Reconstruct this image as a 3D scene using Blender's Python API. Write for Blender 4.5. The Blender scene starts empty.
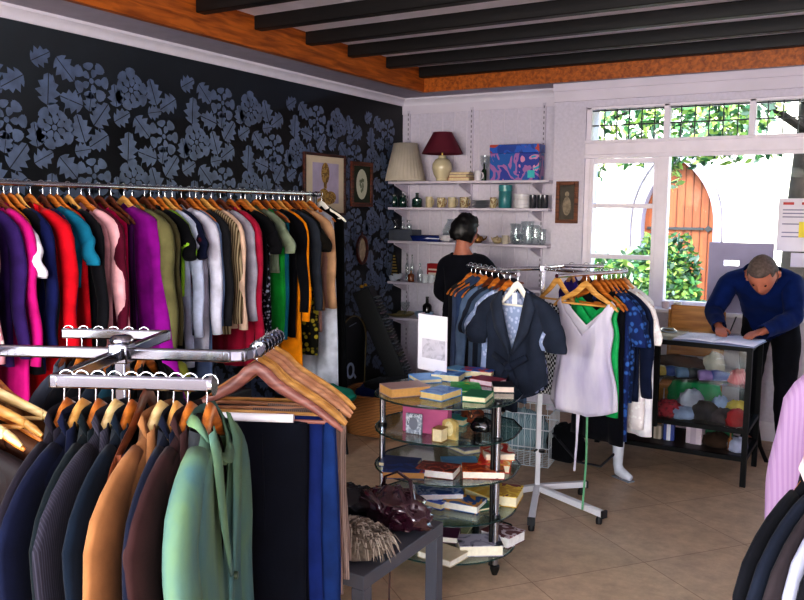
import bpy, bmesh, math, random
from mathutils import Vector, Matrix, noise
R=math.radians; PI=math.pi
scene=bpy.context.scene
COL=scene.collection
random.seed(7)

# ------------------------------------------------------------------ materials
MATS={}
def lin(c):
    return tuple(((x/12.92) if x<=.04045 else ((x+.055)/1.055)**2.4) for x in c)
def hexc(h):
    h=h.lstrip('#'); return lin(tuple(int(h[i:i+2],16)/255 for i in (0,2,4)))
def newmat(name):
    m=bpy.data.materials.new(name); m.use_nodes=True
    nt=m.node_tree; b=nt.nodes['Principled BSDF']
    return m,nt,b
def setc(b,c): b.inputs['Base Color'].default_value=(*c,1)
def noise_col(nt,b,c,scale=8,amt=.25,detail=4,c2=None,coord='Object'):
    tc=nt.nodes.new('ShaderNodeTexCoord'); n=nt.nodes.new('ShaderNodeTexNoise')
    n.inputs['Scale'].default_value=scale; n.inputs['Detail'].default_value=detail
    r=nt.nodes.new('ShaderNodeValToRGB')
    d=tuple(x*(1-amt) for x in c) if c2 is None else c2
    l=tuple(min(1,x*(1+amt)) for x in c) if c2 is None else c
    r.color_ramp.elements[0].position=.3; r.color_ramp.elements[1].position=.7
    r.color_ramp.elements[0].color=(*d,1); r.color_ramp.elements[1].color=(*l,1)
    nt.links.new(tc.outputs[coord],n.inputs['Vector']); nt.links.new(n.outputs['Fac'],r.inputs['Fac'])
    nt.links.new(r.outputs['Color'],b.inputs['Base Color'])
    return tc,n,r
def bump(nt,b,scale,strength,dist=.002,coord='Object'):
    tc=nt.nodes.new('ShaderNodeTexCoord'); n=nt.nodes.new('ShaderNodeTexNoise')
    n.inputs['Scale'].default_value=scale; n.inputs['Detail'].default_value=3
    bp=nt.nodes.new('ShaderNodeBump'); bp.inputs['Strength'].default_value=strength; bp.inputs['Distance'].default_value=dist
    nt.links.new(tc.outputs[coord],n.inputs['Vector']); nt.links.new(n.outputs['Fac'],bp.inputs['Height'])
    nt.links.new(bp.outputs['Normal'],b.inputs['Normal'])
def plain(h,rough=.5,metal=0,var=.12,scale=10,key=None,spec=.5,coat=0):
    k=('p',h,rough,metal,var,scale,spec,coat)
    if k in MATS: return MATS[k]
    m,nt,b=newmat('paint_'+h.strip('#'))
    c=hexc(h); setc(b,c)
    if var>0: noise_col(nt,b,c,scale,var)
    b.inputs['Roughness'].default_value=rough; b.inputs['Metallic'].default_value=metal
    b.inputs['Specular IOR Level'].default_value=spec
    if coat: b.inputs['Coat Weight'].default_value=coat
    MATS[k]=m; return m
def fabric(h,pattern='plain',h2=None,scale=30,rough=.88,sheen=.03):
    k=('f',h,pattern,h2,scale,rough)
    if k in MATS: return MATS[k]
    m,nt,b=newmat('cloth_'+h.strip('#')+'_'+pattern)
    c=hexc(h); c2=hexc(h2) if h2 else tuple(x*.5 for x in c)
    b.inputs['Roughness'].default_value=rough; b.inputs['Sheen Weight'].default_value=sheen
    b.inputs['Specular IOR Level'].default_value=.12
    N=nt.nodes.new; L=nt.links.new
    tc=N('ShaderNodeTexCoord')
    if pattern=='plain':
        noise_col(nt,b,c,12,.22)
    elif pattern in('stripe','cord','pin'):
        w=N('ShaderNodeTexWave'); w.wave_type='BANDS'; w.bands_direction='X'
        w.inputs['Scale'].default_value=scale; w.inputs['Distortion'].default_value=.3
        r=N('ShaderNodeValToRGB'); r.color_ramp.elements[0].color=(*c2,1); r.color_ramp.elements[1].color=(*c,1)
        r.color_ramp.elements[0].position=.1 if pattern!='stripe' else .4
        r.color_ramp.elements[1].position=.35 if pattern!='stripe' else .55
        L(tc.outputs['Object'],w.inputs['Vector']); L(w.outputs['Color'],r.inputs['Fac']); L(r.outputs['Color'],b.inputs['Base Color'])
    elif pattern in('print','lace','sequin'):
        v=N('ShaderNodeTexVoronoi'); v.inputs['Scale'].default_value=scale
        r=N('ShaderNodeValToRGB'); r.color_ramp.elements[0].color=(*c2,1); r.color_ramp.elements[1].color=(*c,1)
        r.color_ramp.elements[0].position=.3; r.color_ramp.elements[1].position=.45
        L(tc.outputs['Object'],v.inputs['Vector']); L(v.outputs['Distance'],r.inputs['Fac']); L(r.outputs['Color'],b.inputs['Base Color'])
        if pattern=='sequin': b.inputs['Roughness'].default_value=.25; b.inputs['Metallic'].default_value=.5
    elif pattern=='check':
        v=N('ShaderNodeTexChecker'); v.inputs['Scale'].default_value=scale
        v.inputs['Color1'].default_value=(*c,1); v.inputs['Color2'].default_value=(*c2,1)
        L(tc.outputs['Object'],v.inputs['Vector']); L(v.outputs['Color'],b.inputs['Base Color'])
    elif pattern=='denim':
        noise_col(nt,b,c,7,.5,6,c2)
    elif pattern=='linen':
        # two-tone slubbed weave
        mp=N('ShaderNodeMapping'); mp.inputs['Scale'].default_value=(9,9,2.2)
        n=N('ShaderNodeTexNoise'); n.inputs['Scale'].default_value=1.0; n.inputs['Detail'].default_value=6
        r=N('ShaderNodeValToRGB'); r.color_ramp.elements[0].color=(*c2,1); r.color_ramp.elements[1].color=(*c,1)
        r.color_ramp.elements[0].position=.38; r.color_ramp.elements[1].position=.62
        L(tc.outputs['Object'],mp.inputs['Vector']); L(mp.outputs['Vector'],n.inputs['Vector']); L(n.outputs['Fac'],r.inputs['Fac']); L(r.outputs['Color'],b.inputs['Base Color'])
    bump(nt,b,90,.25,.002)
    MATS[k]=m; return m
def wood(h,h2=None,scale=6,rough=.45,direction='X'):
    k=('w',h,h2,scale,rough,direction)
    if k in MATS: return MATS[k]
    m,nt,b=newmat('wood_'+h.strip('#')); c=hexc(h); c2=hexc(h2) if h2 else tuple(x*.62 for x in c)
    N=nt.nodes.new;L=nt.links.new
    tc=N('ShaderNodeTexCoord'); mp=N('ShaderNodeMapping')
    s={'X':(1,9,9),'Y':(9,1,9),'Z':(9,9,1)}[direction]; mp.inputs['Scale'].default_value=s
    n=N('ShaderNodeTexNoise'); n.inputs['Scale'].default_value=scale; n.inputs['Detail'].default_value=5; n.inputs['Distortion'].default_value=.6
    r=N('ShaderNodeValToRGB'); r.color_ramp.elements[0].color=(*c2,1); r.color_ramp.elements[1].color=(*c,1)
    r.color_ramp.elements[0].position=.35; r.color_ramp.elements[1].position=.62
    L(tc.outputs['Object'],mp.inputs['Vector']);L(mp.outputs['Vector'],n.inputs['Vector']);L(n.outputs['Fac'],r.inputs['Fac']);L(r.outputs['Color'],b.inputs['Base Color'])
    b.inputs['Roughness'].default_value=rough
    MATS[k]=m; return m
def chrome(h='#c9ccd2',rough=.16):
    return plain(h,rough,1.0,.05,5)
def glassy(tint=(.9,.95,.93),opac=.12,rough=.03,key='g'):
    k=('gl',tint,opac,key)
    if k in MATS: return MATS[k]
    m=bpy.data.materials.new('glass_'+key); m.use_nodes=True; nt=m.node_tree; nt.nodes.clear()
    N=nt.nodes.new;L=nt.links.new
    o=N('ShaderNodeOutputMaterial'); t=N('ShaderNodeBsdfTransparent'); g=N('ShaderNodeBsdfGlossy'); mx=N('ShaderNodeMixShader'); lw=N('ShaderNodeLayerWeight'); fr=N('ShaderNodeMath'); ad=N('ShaderNodeMath')
    ad.operation='ADD'; ad.inputs[1].default_value=opac; fr.operation='POWER'; fr.inputs[1].default_value=4.0; lw.inputs['Blend'].default_value=.5; L(lw.outputs['Facing'],fr.inputs[0])
    t.inputs['Color'].default_value=(*tint,1); g.inputs['Roughness'].default_value=rough; g.inputs['Color'].default_value=(.9,.95,.95,1)
    geo=N('ShaderNodeNewGeometry'); n=N('ShaderNodeTexNoise'); n.inputs['Scale'].default_value=3; ml=N('ShaderNodeMath'); ml.operation='MULTIPLY'; ml.inputs[1].default_value=.04
    L(geo.outputs['Position'],n.inputs['Vector']); L(n.outputs['Fac'],ml.inputs[0]); a2=N('ShaderNodeMath'); a2.operation='ADD'
    L(fr.outputs[0],ad.inputs[0]); L(ad.outputs[0],a2.inputs[0]); L(ml.outputs[0],a2.inputs[1]); L(a2.outputs[0],mx.inputs['Fac']); L(t.outputs[0],mx.inputs[1]); L(g.outputs[0],mx.inputs[2]); L(mx.outputs[0],o.inputs['Surface'])
    MATS[k]=m; return m
def blotch(cols,scale=10,rough=.45,key='',kind='voronoi'):
    """multi-colour printed surface (book covers, boxes, pictures)"""
    k=('b',tuple(cols),scale,rough,key)
    if k in MATS: return MATS[k]
    m,nt,b=newmat('printed_'+cols[0].strip('#')); N=nt.nodes.new;L=nt.links.new
    tc=N('ShaderNodeTexCoord'); n=N('ShaderNodeTexNoise'); n.inputs['Scale'].default_value=scale; n.inputs['Detail'].default_value=2; n.inputs['Distortion'].default_value=1.2
    r=N('ShaderNodeValToRGB'); r.color_ramp.interpolation='CONSTANT' if len(cols)>2 else 'EASE'
    el=r.color_ramp.elements
    el[0].position=0; el[0].color=(*hexc(cols[0]),1); el[1].position=.62; el[1].color=(*hexc(cols[-1]),1)
    for i,c in enumerate(cols[1:-1]):
        e=el.new(.38+.24*(i+.5)/max(1,len(cols)-2)); e.color=(*hexc(c),1)
    L(tc.outputs['Object'],n.inputs['Vector']);L(n.outputs['Fac'],r.inputs['Fac']);L(r.outputs['Color'],b.inputs['Base Color'])
    b.inputs['Roughness'].default_value=rough
    MATS[k]=m; return m

# ------------------------------------------------------------------ mesh helper
class MB:
    def __init__(s): s.v=[];s.f=[];s.m=[]
    def add(s,vs,fs,mi=0):
        o=len(s.v); s.v+= [tuple(x) for x in vs]; s.f+=[tuple(i+o for i in f) for f in fs]; s.m+=[mi]*len(fs); return s
    def box(s,c,d,rz=0,mi=0,M=None):
        x,y,z=d[0]/2,d[1]/2,d[2]/2
        vs=[Vector((a*x,b*y,e*z)) for a in(-1,1) for b in(-1,1) for e in(-1,1)]
        rot=Matrix.Rotation(rz,3,'Z') if M is None else M
        vs=[rot@v+Vector(c) for v in vs]
        s.add(vs,[(0,1,3,2),(4,6,7,5),(0,4,5,1),(2,3,7,6),(0,2,6,4),(1,5,7,3)],mi); return s
    def span(s,a,b,mi=0):
        return s.box([(a[i]+b[i])/2 for i in range(3)],[abs(b[i]-a[i]) for i in range(3)],0,mi)
    def bar(s,a,b,w,h,mi=0):
        """rectangular bar from a to b, w horizontal, h vertical"""
        a=Vector(a);b=Vector(b);d=(b-a); L=d.length; d.normalize()
        up=Vector((0,0,1)) if abs(d.z)<.95 else Vector((0,1,0))
        sd=d.cross(up).normalized(); up=sd.cross(d)
        M=Matrix((d,sd,up)).transposed()
        s.box((a+b)/2,(L,w,h),0,mi,M); return s
    def tube(s,pts,r,seg=8,mi=0,flat=1.0,ref=None,caps=True,closed=False):
        pts=[Vector(p) for p in pts]; n=len(pts)
        rr=r if isinstance(r,(list,tuple)) else [r]*n
        rings=[];prev=None
        for i,p in enumerate(pts):
            if closed: t=(pts[(i+1)%n]-pts[i-1])
            else: t=(pts[min(i+1,n-1)]-pts[max(i-1,0)])
            t.normalize()
            if prev is None:
                a=Vector(ref) if ref else (Vector((0,0,1)) if abs(t.z)<.9 else Vector((1,0,0)))
            else: a=prev
            a=(a-t*a.dot(t))
            if a.length<1e-5: a=t.orthogonal()
            a.normalize(); prev=a; b=t.cross(a)
            q=rr[i]; ra,rb=(q if isinstance(q,tuple) else (q,q*flat))
            rings.append([p+a*ra*math.cos(2*PI*k/seg)+b*rb*math.sin(2*PI*k/seg) for k in range(seg)])
        vs=[v for g in rings for v in g]; fs=[]
        m=n if closed else n-1
        for i in range(m):
            j=(i+1)%n
            for k in range(seg):
                l=(k+1)%seg; fs.append((i*seg+k,i*seg+l,j*seg+l,j*seg+k))
        if caps and not closed:
            fs.append(tuple(reversed(range(seg)))); fs.append(tuple((n-1)*seg+k for k in range(seg)))
        s.add(vs,fs,mi); return s
    def lathe(s,prof,c=(0,0,0),seg=16,mi=0,sx=1,sy=1,wob=0,nw=0,closed=True):
        vs=[];fs=[];n=len(prof)
        for i,(r,z) in enumerate(prof):
            for k in range(seg):
                a=2*PI*k/seg; q=r*(1+wob*math.cos(nw*a))
                vs.append((c[0]+q*sx*math.cos(a),c[1]+q*sy*math.sin(a),c[2]+z))
        for i in range(n-1):
            for k in range(seg):
                l=(k+1)%seg; fs.append((i*seg+k,i*seg+l,(i+1)*seg+l,(i+1)*seg+k))
        if prof[0][0]>1e-4 and closed: fs.append(tuple(reversed(range(seg))))
        if prof[-1][0]>1e-4 and closed=='both': fs.append(tuple((n-1)*seg+k for k in range(seg)))
        s.add(vs,fs,mi); return s
    def prism(s,poly,z0,z1,mi=0):
        n=len(poly); vs=[(x,y,z0) for x,y in poly]+[(x,y,z1) for x,y in poly]
        fs=[tuple(reversed(range(n))),tuple(range(n,2*n))]+[(i,(i+1)%n,n+(i+1)%n,n+i) for i in range(n)]
        s.add(vs,fs,mi); return s
    def grid(s,P,mi=0,flip=False):
        nr=len(P);nc=len(P[0]); vs=[p for r in P for p in r];fs=[]
        for i in range(nr-1):
            for j in range(nc-1):
                f=(i*nc+j,i*nc+j+1,(i+1)*nc+j+1,(i+1)*nc+j); fs.append(tuple(reversed(f)) if flip else f)
        s.add(vs,fs,mi); return s
    def build(s,name,mats,parent=None,smooth=40,loc=None,rz=None,bevel=0,solid=0,sub=0,weld=False):
        me=bpy.data.meshes.new(name); me.from_pydata(s.v,[],s.f)
        if not isinstance(mats,(list,tuple)): mats=[mats]
        for m in mats: me.materials.append(m)
        me.polygons.foreach_set('material_index',s.m)
        bm=bmesh.new(); bm.from_mesh(me)
        if weld: bmesh.ops.remove_doubles(bm,verts=bm.verts,dist=1e-5)
        bmesh.ops.recalc_face_normals(bm,faces=bm.faces); bm.to_mesh(me); bm.free()
        me.polygons.foreach_set('use_smooth',[True]*len(me.polygons))
        if smooth<180: me.set_sharp_from_angle(angle=R(smooth))
        o=bpy.data.objects.new(name,me); COL.objects.link(o)
        if parent: o.parent=parent
        if loc is not None: o.location=loc
        if rz is not None: o.rotation_euler.z=rz
        if solid:
            q=o.modifiers.new('s','SOLIDIFY'); q.thickness=solid; q.offset=0
        if bevel:
            q=o.modifiers.new('b','BEVEL'); q.width=bevel; q.segments=2; q.limit_method='ANGLE'
        if sub:
            q=o.modifiers.new('u','SUBSURF'); q.levels=sub; q.render_levels=sub
        return o
LABELS={}
def tag(o,label,cat,group=None,kind=None):
    if label in LABELS: print('DUPLABEL',label)
    if not 4<=len(label.split())<=16: print('LEN',len(label.split()),label)
    LABELS[label]=1
    o['label']=label; o['category']=cat
    if group: o['group']=group
    if kind: o['kind']=kind
    return o
def thing(name,label,cat,loc=(0,0,0),rz=0,group=None):
    o=bpy.data.objects.new(name,None); o.empty_display_size=.05; COL.objects.link(o); o.location=loc; o.rotation_euler=(0,0,rz)
    return tag(o,label,cat,group)
def struct(o): o['kind']='structure'; return o
def copy_tree(o):
    c=o.copy(); COL.objects.link(c)
    for ch in [x for x in COL.objects if x.parent==o]:
        d=ch.copy(); COL.objects.link(d); d.parent=c
        for g in [x for x in COL.objects if x.parent==ch]:
            e=g.copy(); COL.objects.link(e); e.parent=d
    return c

# ------------------------------------------------------------------ camera (1.65 m eye height)
FPX,YAW,PITCH,ROLL=818.94,-0.534853,0.109355,-0.010048
EYE=Vector((0,0,1.65))
fw=Vector((math.sin(YAW)*math.cos(PITCH),math.cos(YAW)*math.cos(PITCH),-math.sin(PITCH)))
r0=Vector((math.cos(YAW),-math.sin(YAW),0)); d0=fw.cross(r0)
rt=math.cos(ROLL)*r0+math.sin(ROLL)*d0; dn=-math.sin(ROLL)*r0+math.cos(ROLL)*d0
cam=bpy.data.cameras.new('camera'); co=bpy.data.objects.new('camera',cam); COL.objects.link(co)
co.matrix_world=Matrix.Translation(EYE)@Matrix((rt,-dn,-fw)).transposed().to_4x4()
cam.sensor_width=36; cam.sensor_fit='HORIZONTAL'; cam.lens=FPX*36/804; cam.clip_start=.05
scene.camera=co
# survey helper: where a measured sight line meets a known plane of the room
def ray(x,y): return (x-402)/FPX*rt+(y-300)/FPX*dn+fw
def onY(x,y,Y): v=ray(x,y); return EYE+v*(Y/v.y)
def onX(x,y,X): v=ray(x,y); return EYE+v*(X/v.x)
def onZ(x,y,Z): v=ray(x,y); return EYE+v*((Z-1.65)/v.z)

# ------------------------------------------------------------------ the room
XL,YB,YW=-3.92,6.6,6.4
XR,YF=2.2,-2.2
WHITE=plain('#e2dae4',.75,0,.05,3)
WHITE2=plain('#eae3ea',.6,0,.05,4)
# floor
m,nt,b=newmat('floor_vinyl'); N=nt.nodes.new;L=nt.links.new
tc=N('ShaderNodeTexCoord'); br=N('ShaderNodeTexBrick'); br.offset=0; br.inputs['Scale'].default_value=1; br.inputs['Brick Width'].default_value=.61; br.inputs['Row Height'].default_value=.61
br.inputs['Mortar Size'].default_value=.0022; br.inputs['Color1'].default_value=(*hexc('#c6ad92'),1); br.inputs['Color2'].default_value=(*hexc('#bca48a'),1); br.inputs['Mortar'].default_value=(*hexc('#8f735f'),1)
n1=N('ShaderNodeTexNoise'); n1.inputs['Scale'].default_value=9; n1.inputs['Detail'].default_value=8; n1.inputs['Roughness'].default_value=.7
rp=N('ShaderNodeValToRGB'); rp.color_ramp.elements[0].position=.32; rp.color_ramp.elements[0].color=(.58,.54,.52,1); rp.color_ramp.elements[1].position=.66; rp.color_ramp.elements[1].color=(1.12,1.08,1.04,1)
mp=N('ShaderNodeMapping'); mp.inputs['Rotation'].default_value=(0,0,R(38))
mx=N('ShaderNodeMix'); mx.data_type='RGBA'; mx.blend_type='MULTIPLY'; mx.inputs['Factor'].default_value=.7
L(tc.outputs['Object'],mp.inputs['Vector']);L(mp.outputs['Vector'],br.inputs['Vector']);L(tc.outputs['Object'],n1.inputs['Vector']);L(n1.outputs['Fac'],rp.inputs['Fac'])
L(br.outputs['Color'],mx.inputs['A']);L(rp.outputs['Color'],mx.inputs['B']);L(mx.outputs['Result'],b.inputs['Base Color'])
b.inputs['Roughness'].default_value=.42; bump(nt,b,30,.15,.003)
FLOOR=m
struct(MB().span((XL-.15,YF-.15,-.1),(XR+.15,YB+.15,0)).build('floor',FLOOR))
# patterned wallpaper wall, damask motifs are faces of the wall's own mesh
PAPER=plain('#11171d',.6,0,.25,6); MOTIF=plain('#566580',.42,0,.3,14,spec=.6)
w=MB().span((XL-.15,YF,0),(XL,YB+.15,2.61))
def poly_on_wall(pts,mi=1,e=.0008):
    n=len(pts)
    w.add([(XL+e,p[0],p[1]) for p in pts],[tuple(range(n))],mi)
def clipz(c,r): return c[1]+r<2.60
def petal(cx,cy,a,r0_,r1_,wd,e=.0008,lob=0.12):
    ca,sa=math.cos(a),math.sin(a); L_=r1_-r0_; pts=[]
    prof=[(0,.18),(.25,.62),(.5,.9),(.68,.82),(.72,.98),(.86,.66),(.9,.72),(1,0)]
    for t,q in prof: pts.append((r0_+t*L_,q*wd))
    for t,q in reversed(prof[:-1]): pts.append((r0_+t*L_,-q*wd))
    poly_on_wall([(cx+u*ca-v*sa,cy+u*sa+v*ca) for u,v in pts],1,e)
def flower(cx,cy,r,a0,n=9):
    for k in range(n): petal(cx,cy,a0+2*PI*k/n,r*.50,r*(1.0,.86,1.08)[k%3],r*.33)
    for k in range(n-2): petal(cx,cy,a0+.3+2*PI*k/(n-2),r*.17,r*.58,r*.19,.0014)
    poly_on_wall([(cx+r*.14*math.cos(t*PI/4),cy+r*.14*math.sin(t*PI/4)) for t in range(8)],1,.0016)
def frilly(cx,cy,r,a0):
    for row in range(4):
        y=(row-1.5)*r*.5; n=[3,4,4,3][row]; 
        for k in range(n):
            x=(k-(n-1)/2)*r*.5
            ca,sa=math.cos(a0),math.sin(a0)
            petal(cx+x*ca-y*sa,cy+x*sa+y*ca,a0+PI/2+(k-(n-1)/2)*.35,-r*.2,r*.28,r*.2,.0008+.0003*row)
def leaf(cx,cy,L_,a):
    ca,sa=math.cos(a),math.sin(a)
    for sgn in(1,-1):
        prof=[(-.5,.015),(-.42,.22),(-.3,.36),(-.26,.2),(-.08,.46),(.02,.26),(.2,.36),(.26,.17),(.42,.16),(.5,.012)]
        pts=[(L_*t,sgn*L_*(q+.012)) for t,q in prof]+[(L_*.5,sgn*L_*.015),(-L_*.5,sgn*L_*.015)]
        poly_on_wall([(cx+u*ca-v*sa,cy+u*sa+v*ca) for u,v in pts])
def stem(p,q,bend=.02,w_=.005):
    p=Vector(p);q=Vector(q);d=(q-p);nrm=Vector((-d.y,d.x)).normalized();A=[];B=[]
    for i in range(7):
        t=i/6; c=p+d*t+nrm*bend*4*t*(1-t); A.append(tuple(c+nrm*w_/2)); B.append(tuple(c-nrm*w_/2))
    poly_on_wall(A+B[::-1],1,.0005)
P_=.53
for ci in range(0,11):
    for ri in range(-1,6):
        ox=1.2+ci*P_; oz=.1+ri*P_+(P_/2 if ci%2 else 0)
        def F(fn,x,z,r,*a):
            if .05<oz+z-r and oz+z+r<2.60 and ox+x+r<YB: fn(ox+x,oz+z,r,*a)
        F(flower,.12,.12,.122,.2,9); F(flower,.37,.40,.118,.9,7); F(leaf,.36,.285,.11,1.4)
        F(leaf,.29,.13,.16,1.9); F(leaf,.41,.07,.15,-2.6); F(leaf,.235,.275,.15,2.9); F(leaf,.09,.32,.17,1.5)
        F(leaf,.43,.22,.165,.9); F(leaf,.20,.44,.155,-.8); F(leaf,.535,.34,.13,1.7); F(leaf,.05,.485,.13,.5); F(leaf,.30,.01,.11,.2)
        if oz>.2 and oz+.5<2.6: stem((ox+.18,oz+.19),(ox+.30,oz+.33),.03); stem((ox+.36,oz+.08),(ox+.42,oz+.20),-.02); stem((ox+.12,oz+.40),(ox+.10,oz+.24),.02)
struct(w.build('wall_left',[PAPER,MOTIF],smooth=180))
# back wall: shelf alcove, pier, wall round the window
wb=MB().span((XL-.15,YB,0),(-2.38,YB+.15,2.84)).span((-2.38,YW,0),(-2.12,YB+.15,2.84)).span((-2.12,YW,0),(XR+.15,YB+.15,.93)).span((-2.12,YW,2.47),(XR+.15,YB+.15,2.84)).span((1.3,YW,.93),(XR+.15,YB+.15,2.47))
m,nt,b=newmat('woodchip_paint'); noise_col(nt,b,hexc('#d9d2de'),40,.06); b.inputs['Roughness'].default_value=.8; bump(nt,b,60,.5,.004)
struct(wb.build('wall_back',m))
tr=MB()
for i in range(12): tr.span((XL+.12*i+.055,YB-.006,0),(XL+.12*i+.06,YB,2.58))
tr.span((XL,YB-.012,2.52),(-2.38,YB,2.60))
struct(tr.build('trim_1',WHITE))
struct(MB().span((XR,YF,0),(XR+.15,YB,2.84)).build('wall_right',WHITE))
# street front behind the photographer, with a wide display window opening
struct(MB().span((XL-.15,YF-.15,0),(XR+.15,YF,.7)).span((XL-.15,YF-.15,2.45),(XR+.15,YF,2.84)).span((XL-.15,YF-.15,.7),(-3.3,YF,2.45)).span((1.8,YF-.15,.7),(XR+.15,YF,2.45)).build('wall_front',WHITE))
wf=MB()
for x in(-3.3,-1.6,.1,1.8): wf.span((x-.03,YF-.1,.7),(x+.03,YF-.04,2.45))
struct(wf.span((-3.3,YF-.1,.7),(1.8,YF-.04,.76)).span((-3.3,YF-.1,2.39),(1.8,YF-.04,2.45)).build('window_2',WHITE2))
# ceiling and soffit border
struct(MB().span((XL-.15,YF-.15,2.84),(XR+.15,YB+.15,2.98)).build('ceiling',plain('#ece6ee',.8,0,.05)))
sof=MB().span((XL,YF,2.66),(-3.5,YB,2.84)).span((-3.5,6.22,2.66),(XR,YB,2.84)).span((1.75,YF,2.66),(XR,6.22,2.84)).span((-3.5,YF,2.66),(1.75,-1.8,2.84))
struct(sof.build('trim_2',plain('#aca4b0',.8,0,.05)))
cor=MB()
def cornice(a,b_,nx,ny):
    pf=[(0,2.595),(.012,2.595),(.014,2.612),(.030,2.632),(.055,2.645),(.058,2.661),(0,2.661)]
    vs=[(p[0]+nx*w_,p[1]+ny*w_,z) for p in(a,b_) for w_,z in pf]; n=len(pf)
    cor.add(vs,[(i,(i+1)%n,n+(i+1)%n,n+i) for i in range(n)]+[tuple(range(n)),tuple(range(2*n-1,n-1,-1))])
cornice((XL,YF),(XL,YB),1,0); cornice((XL,YB),(-2.38,YB),0,-1)
struct(cor.build('trim_3',plain('#e6e0e8',.6,0,.03)))
wl=MB().span((-2.38,YW-.03,2.52),(XR,YW,2.6)).span((-2.38,YW-.05,2.6),(XR,YW,2.661))
struct(wl.build('trim_4',WHITE))
ORANGE=wood('#c26a22','#8a4514',4,.45,'Y')
struct(MB().span((-3.5,-1.8,2.645),(-3.475,6.22,2.84)).span((-3.475,6.195,2.645),(1.75,6.22,2.84)).span((-3.52,-1.8,2.645),(-3.5,6.24,2.66)).build('trim_5',ORANGE))
BEAM=wood('#15100e','#090706',5,.5,'X')
k=0
for yy in [6.17,5.65,5.12,4.62,4.10,3.60,3.09,2.58,2.07,1.56,1.05,.5]:
    k+=1
    o=MB().span((-3.475,yy-.07,2.755),(1.75,yy,2.84)).build('ceiling_joist',BEAM,bevel=.006)
    o['kind']='structure'
struct(MB().span((XL,YF,0),(XL+.018,YB,.14)).build('baseboard_left',plain('#15191d',.5)))
struct(MB().span((-2.12,YW-.018,0),(XR,YW,.14)).build('baseboard_back',WHITE2))

# ------------------------------------------------------------------ window
FR=plain('#efe6ee',.5,0,.04)
wm=MB(); y0,y1=YW+.02,YW+.09
wm.span((-2.12,y0,.93),(-2.08,y1,2.47)).span((-2.12,y0,2.45),(1.3,y1,2.49)).span((-2.12,y0-.02,2.10),(1.3,y1,2.20)).span((-2.12,y0-.04,2.185),(1.3,y0,2.21)).span((-2.12,y0-.03,2.07),(1.3,y0,2.10))
wm.span((-1.55,y0-.02,.93),(-1.465,y1,2.10)).span((-2.12,y0,.93),(1.3,y1,.98))
for x in(-1.50,-.90,-.30,.30,.9): wm.span((x-.022,y0,2.2),(x+.022,y1,2.47))
for z in(1.70,1.30): wm.span((-2.08,y0+.01,z-.018),(-1.55,y1-.01,z+.018))
wm.span((-2.08,y0+.01,2.03),(-1.55,y1-.01,2.07)).span((-2.08,y0,.97),(-2.05,y1-.01,2.07)).span((-1.58,y0,.97),(-1.55,y1-.01,2.07))
wm.span((.35,y0-.02,.93),(.43,y1,2.10))
wo=struct(wm.build('window_1',FR,bevel=.004))
ld=MB(); xs=[-2.08,-1.50,-.90,-.30,.30,.9]
for a,b_ in zip(xs[:-1],xs[1:]):
    n_=6
    for i in range(1,n_): x=a+(b_-a)*i/n_; ld.span((x-.004,YW+.045,2.2),(x+.004,YW+.055,2.46))
ld.span((-2.08,YW+.044,2.322),(1.3,YW+.056,2.332)).span((-2.08,YW+.044,2.437),(1.3,YW+.056,2.447))
ld.build('leading',plain('#23282b',.5),wo)
PANE=glassy((.97,.99,.98),-.025,.02,'window')
MB().span((-2.08,YW+.049,2.2),(1.3,YW+.051,2.45)).span((-2.08,YW+.049,.97),(-1.55,YW+.051,2.07)).span((-1.465,YW+.049,.97),(.35,YW+.051,2.07)).span((.43,YW+.049,.97),(1.3,YW+.051,2.07)).build('pane',PANE,wo)
struct(MB().span((-2.14,YW-.17,.905),(1.3,YW+.02,.932)).build('window_sill',WHITE2,bevel=.005))

# ------------------------------------------------------------------ outdoors
STONE=plain('#efe9dc',.9,0,.06,1.2)
gr=MB().span((-14,YB+.15,-.15),(12,26,-.02)).build('ground',plain('#8c8a72',.95,0,.3,2)); gr['kind']='structure'
ch=thing('church','pale stone church wall with a pointed arched doorway, beyond the window','building',(-3.45,16,0))
cw=MB()
DW,SP,AP=.66,1.45,2.64
def arch(hw,spring,apex,n=9):
    # pointed arch outline (local x,z)
    pts=[(-hw,0)]
    Rr=(hw*hw+(apex-spring)**2)/(2*hw); cx=-hw+Rr
    a1=math.atan2(apex-spring,-cx)
    for i in range(n+1):
        a=PI+(a1-PI)*i/n; pts.append((cx+Rr*math.cos(a),spring+Rr*math.sin(a)))
    right=[(-x,z) for x,z in reversed(pts[:-1])]
    return pts+right
op=arch(DW,SP,AP)
nL=len(op)//2
# wall with a real opening: strips from the outline to outer rectangle
for side in(-1,1):
    left=[(x,z) for x,z in op[:nL+1]]
    for (xa,za),(xb,zb) in zip(left[:-1],left[1:]):
        X0=side*7.5
        cw.add([(side*-xa if side>0 else xa,0,za),(side*-xb if side>0 else xb,0,zb),(X0,0,zb),(X0,0,za)],[(0,1,2,3)])
cw.add([(-7.5,0,AP),(7.5,0,AP),(7.5,0,6.5),(-7.5,0,6.5)],[(0,1,2,3)])
cw.build('wall',STONE,ch)
def archring(o_,i_,y0,y1):
    mb=MB(); n=len(o_); vs=[];fs=[]
    for (x,z),(x2,z2) in zip(o_,i_): vs+=[(x,y0,z),(x2,y0,z2),(x2,y1,z2),(x,y1,z)]
    for i in range(n-1):
        for k in range(4): l=(k+1)%4; fs.append((i*4+k,i*4+l,i*4+4+l,i*4+4+k))
    mb.add(vs,fs); return mb
archring(arch(.80,1.45,2.88),arch(DW,SP,AP),-.12,.25).build('arch_moulding',plain('#8f8aa0',.9,0,.15,3),ch)
archring(arch(.98,1.45,3.12),arch(.86,1.45,2.96),-.16,.02).build('hood_mould',plain('#a5a0ae',.9,0,.15,3),ch)
dr=MB(); dd=arch(DW,SP,AP)
dr.add([(x,.18,z) for x,z in dd],[tuple(range(len(dd)))])
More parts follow.
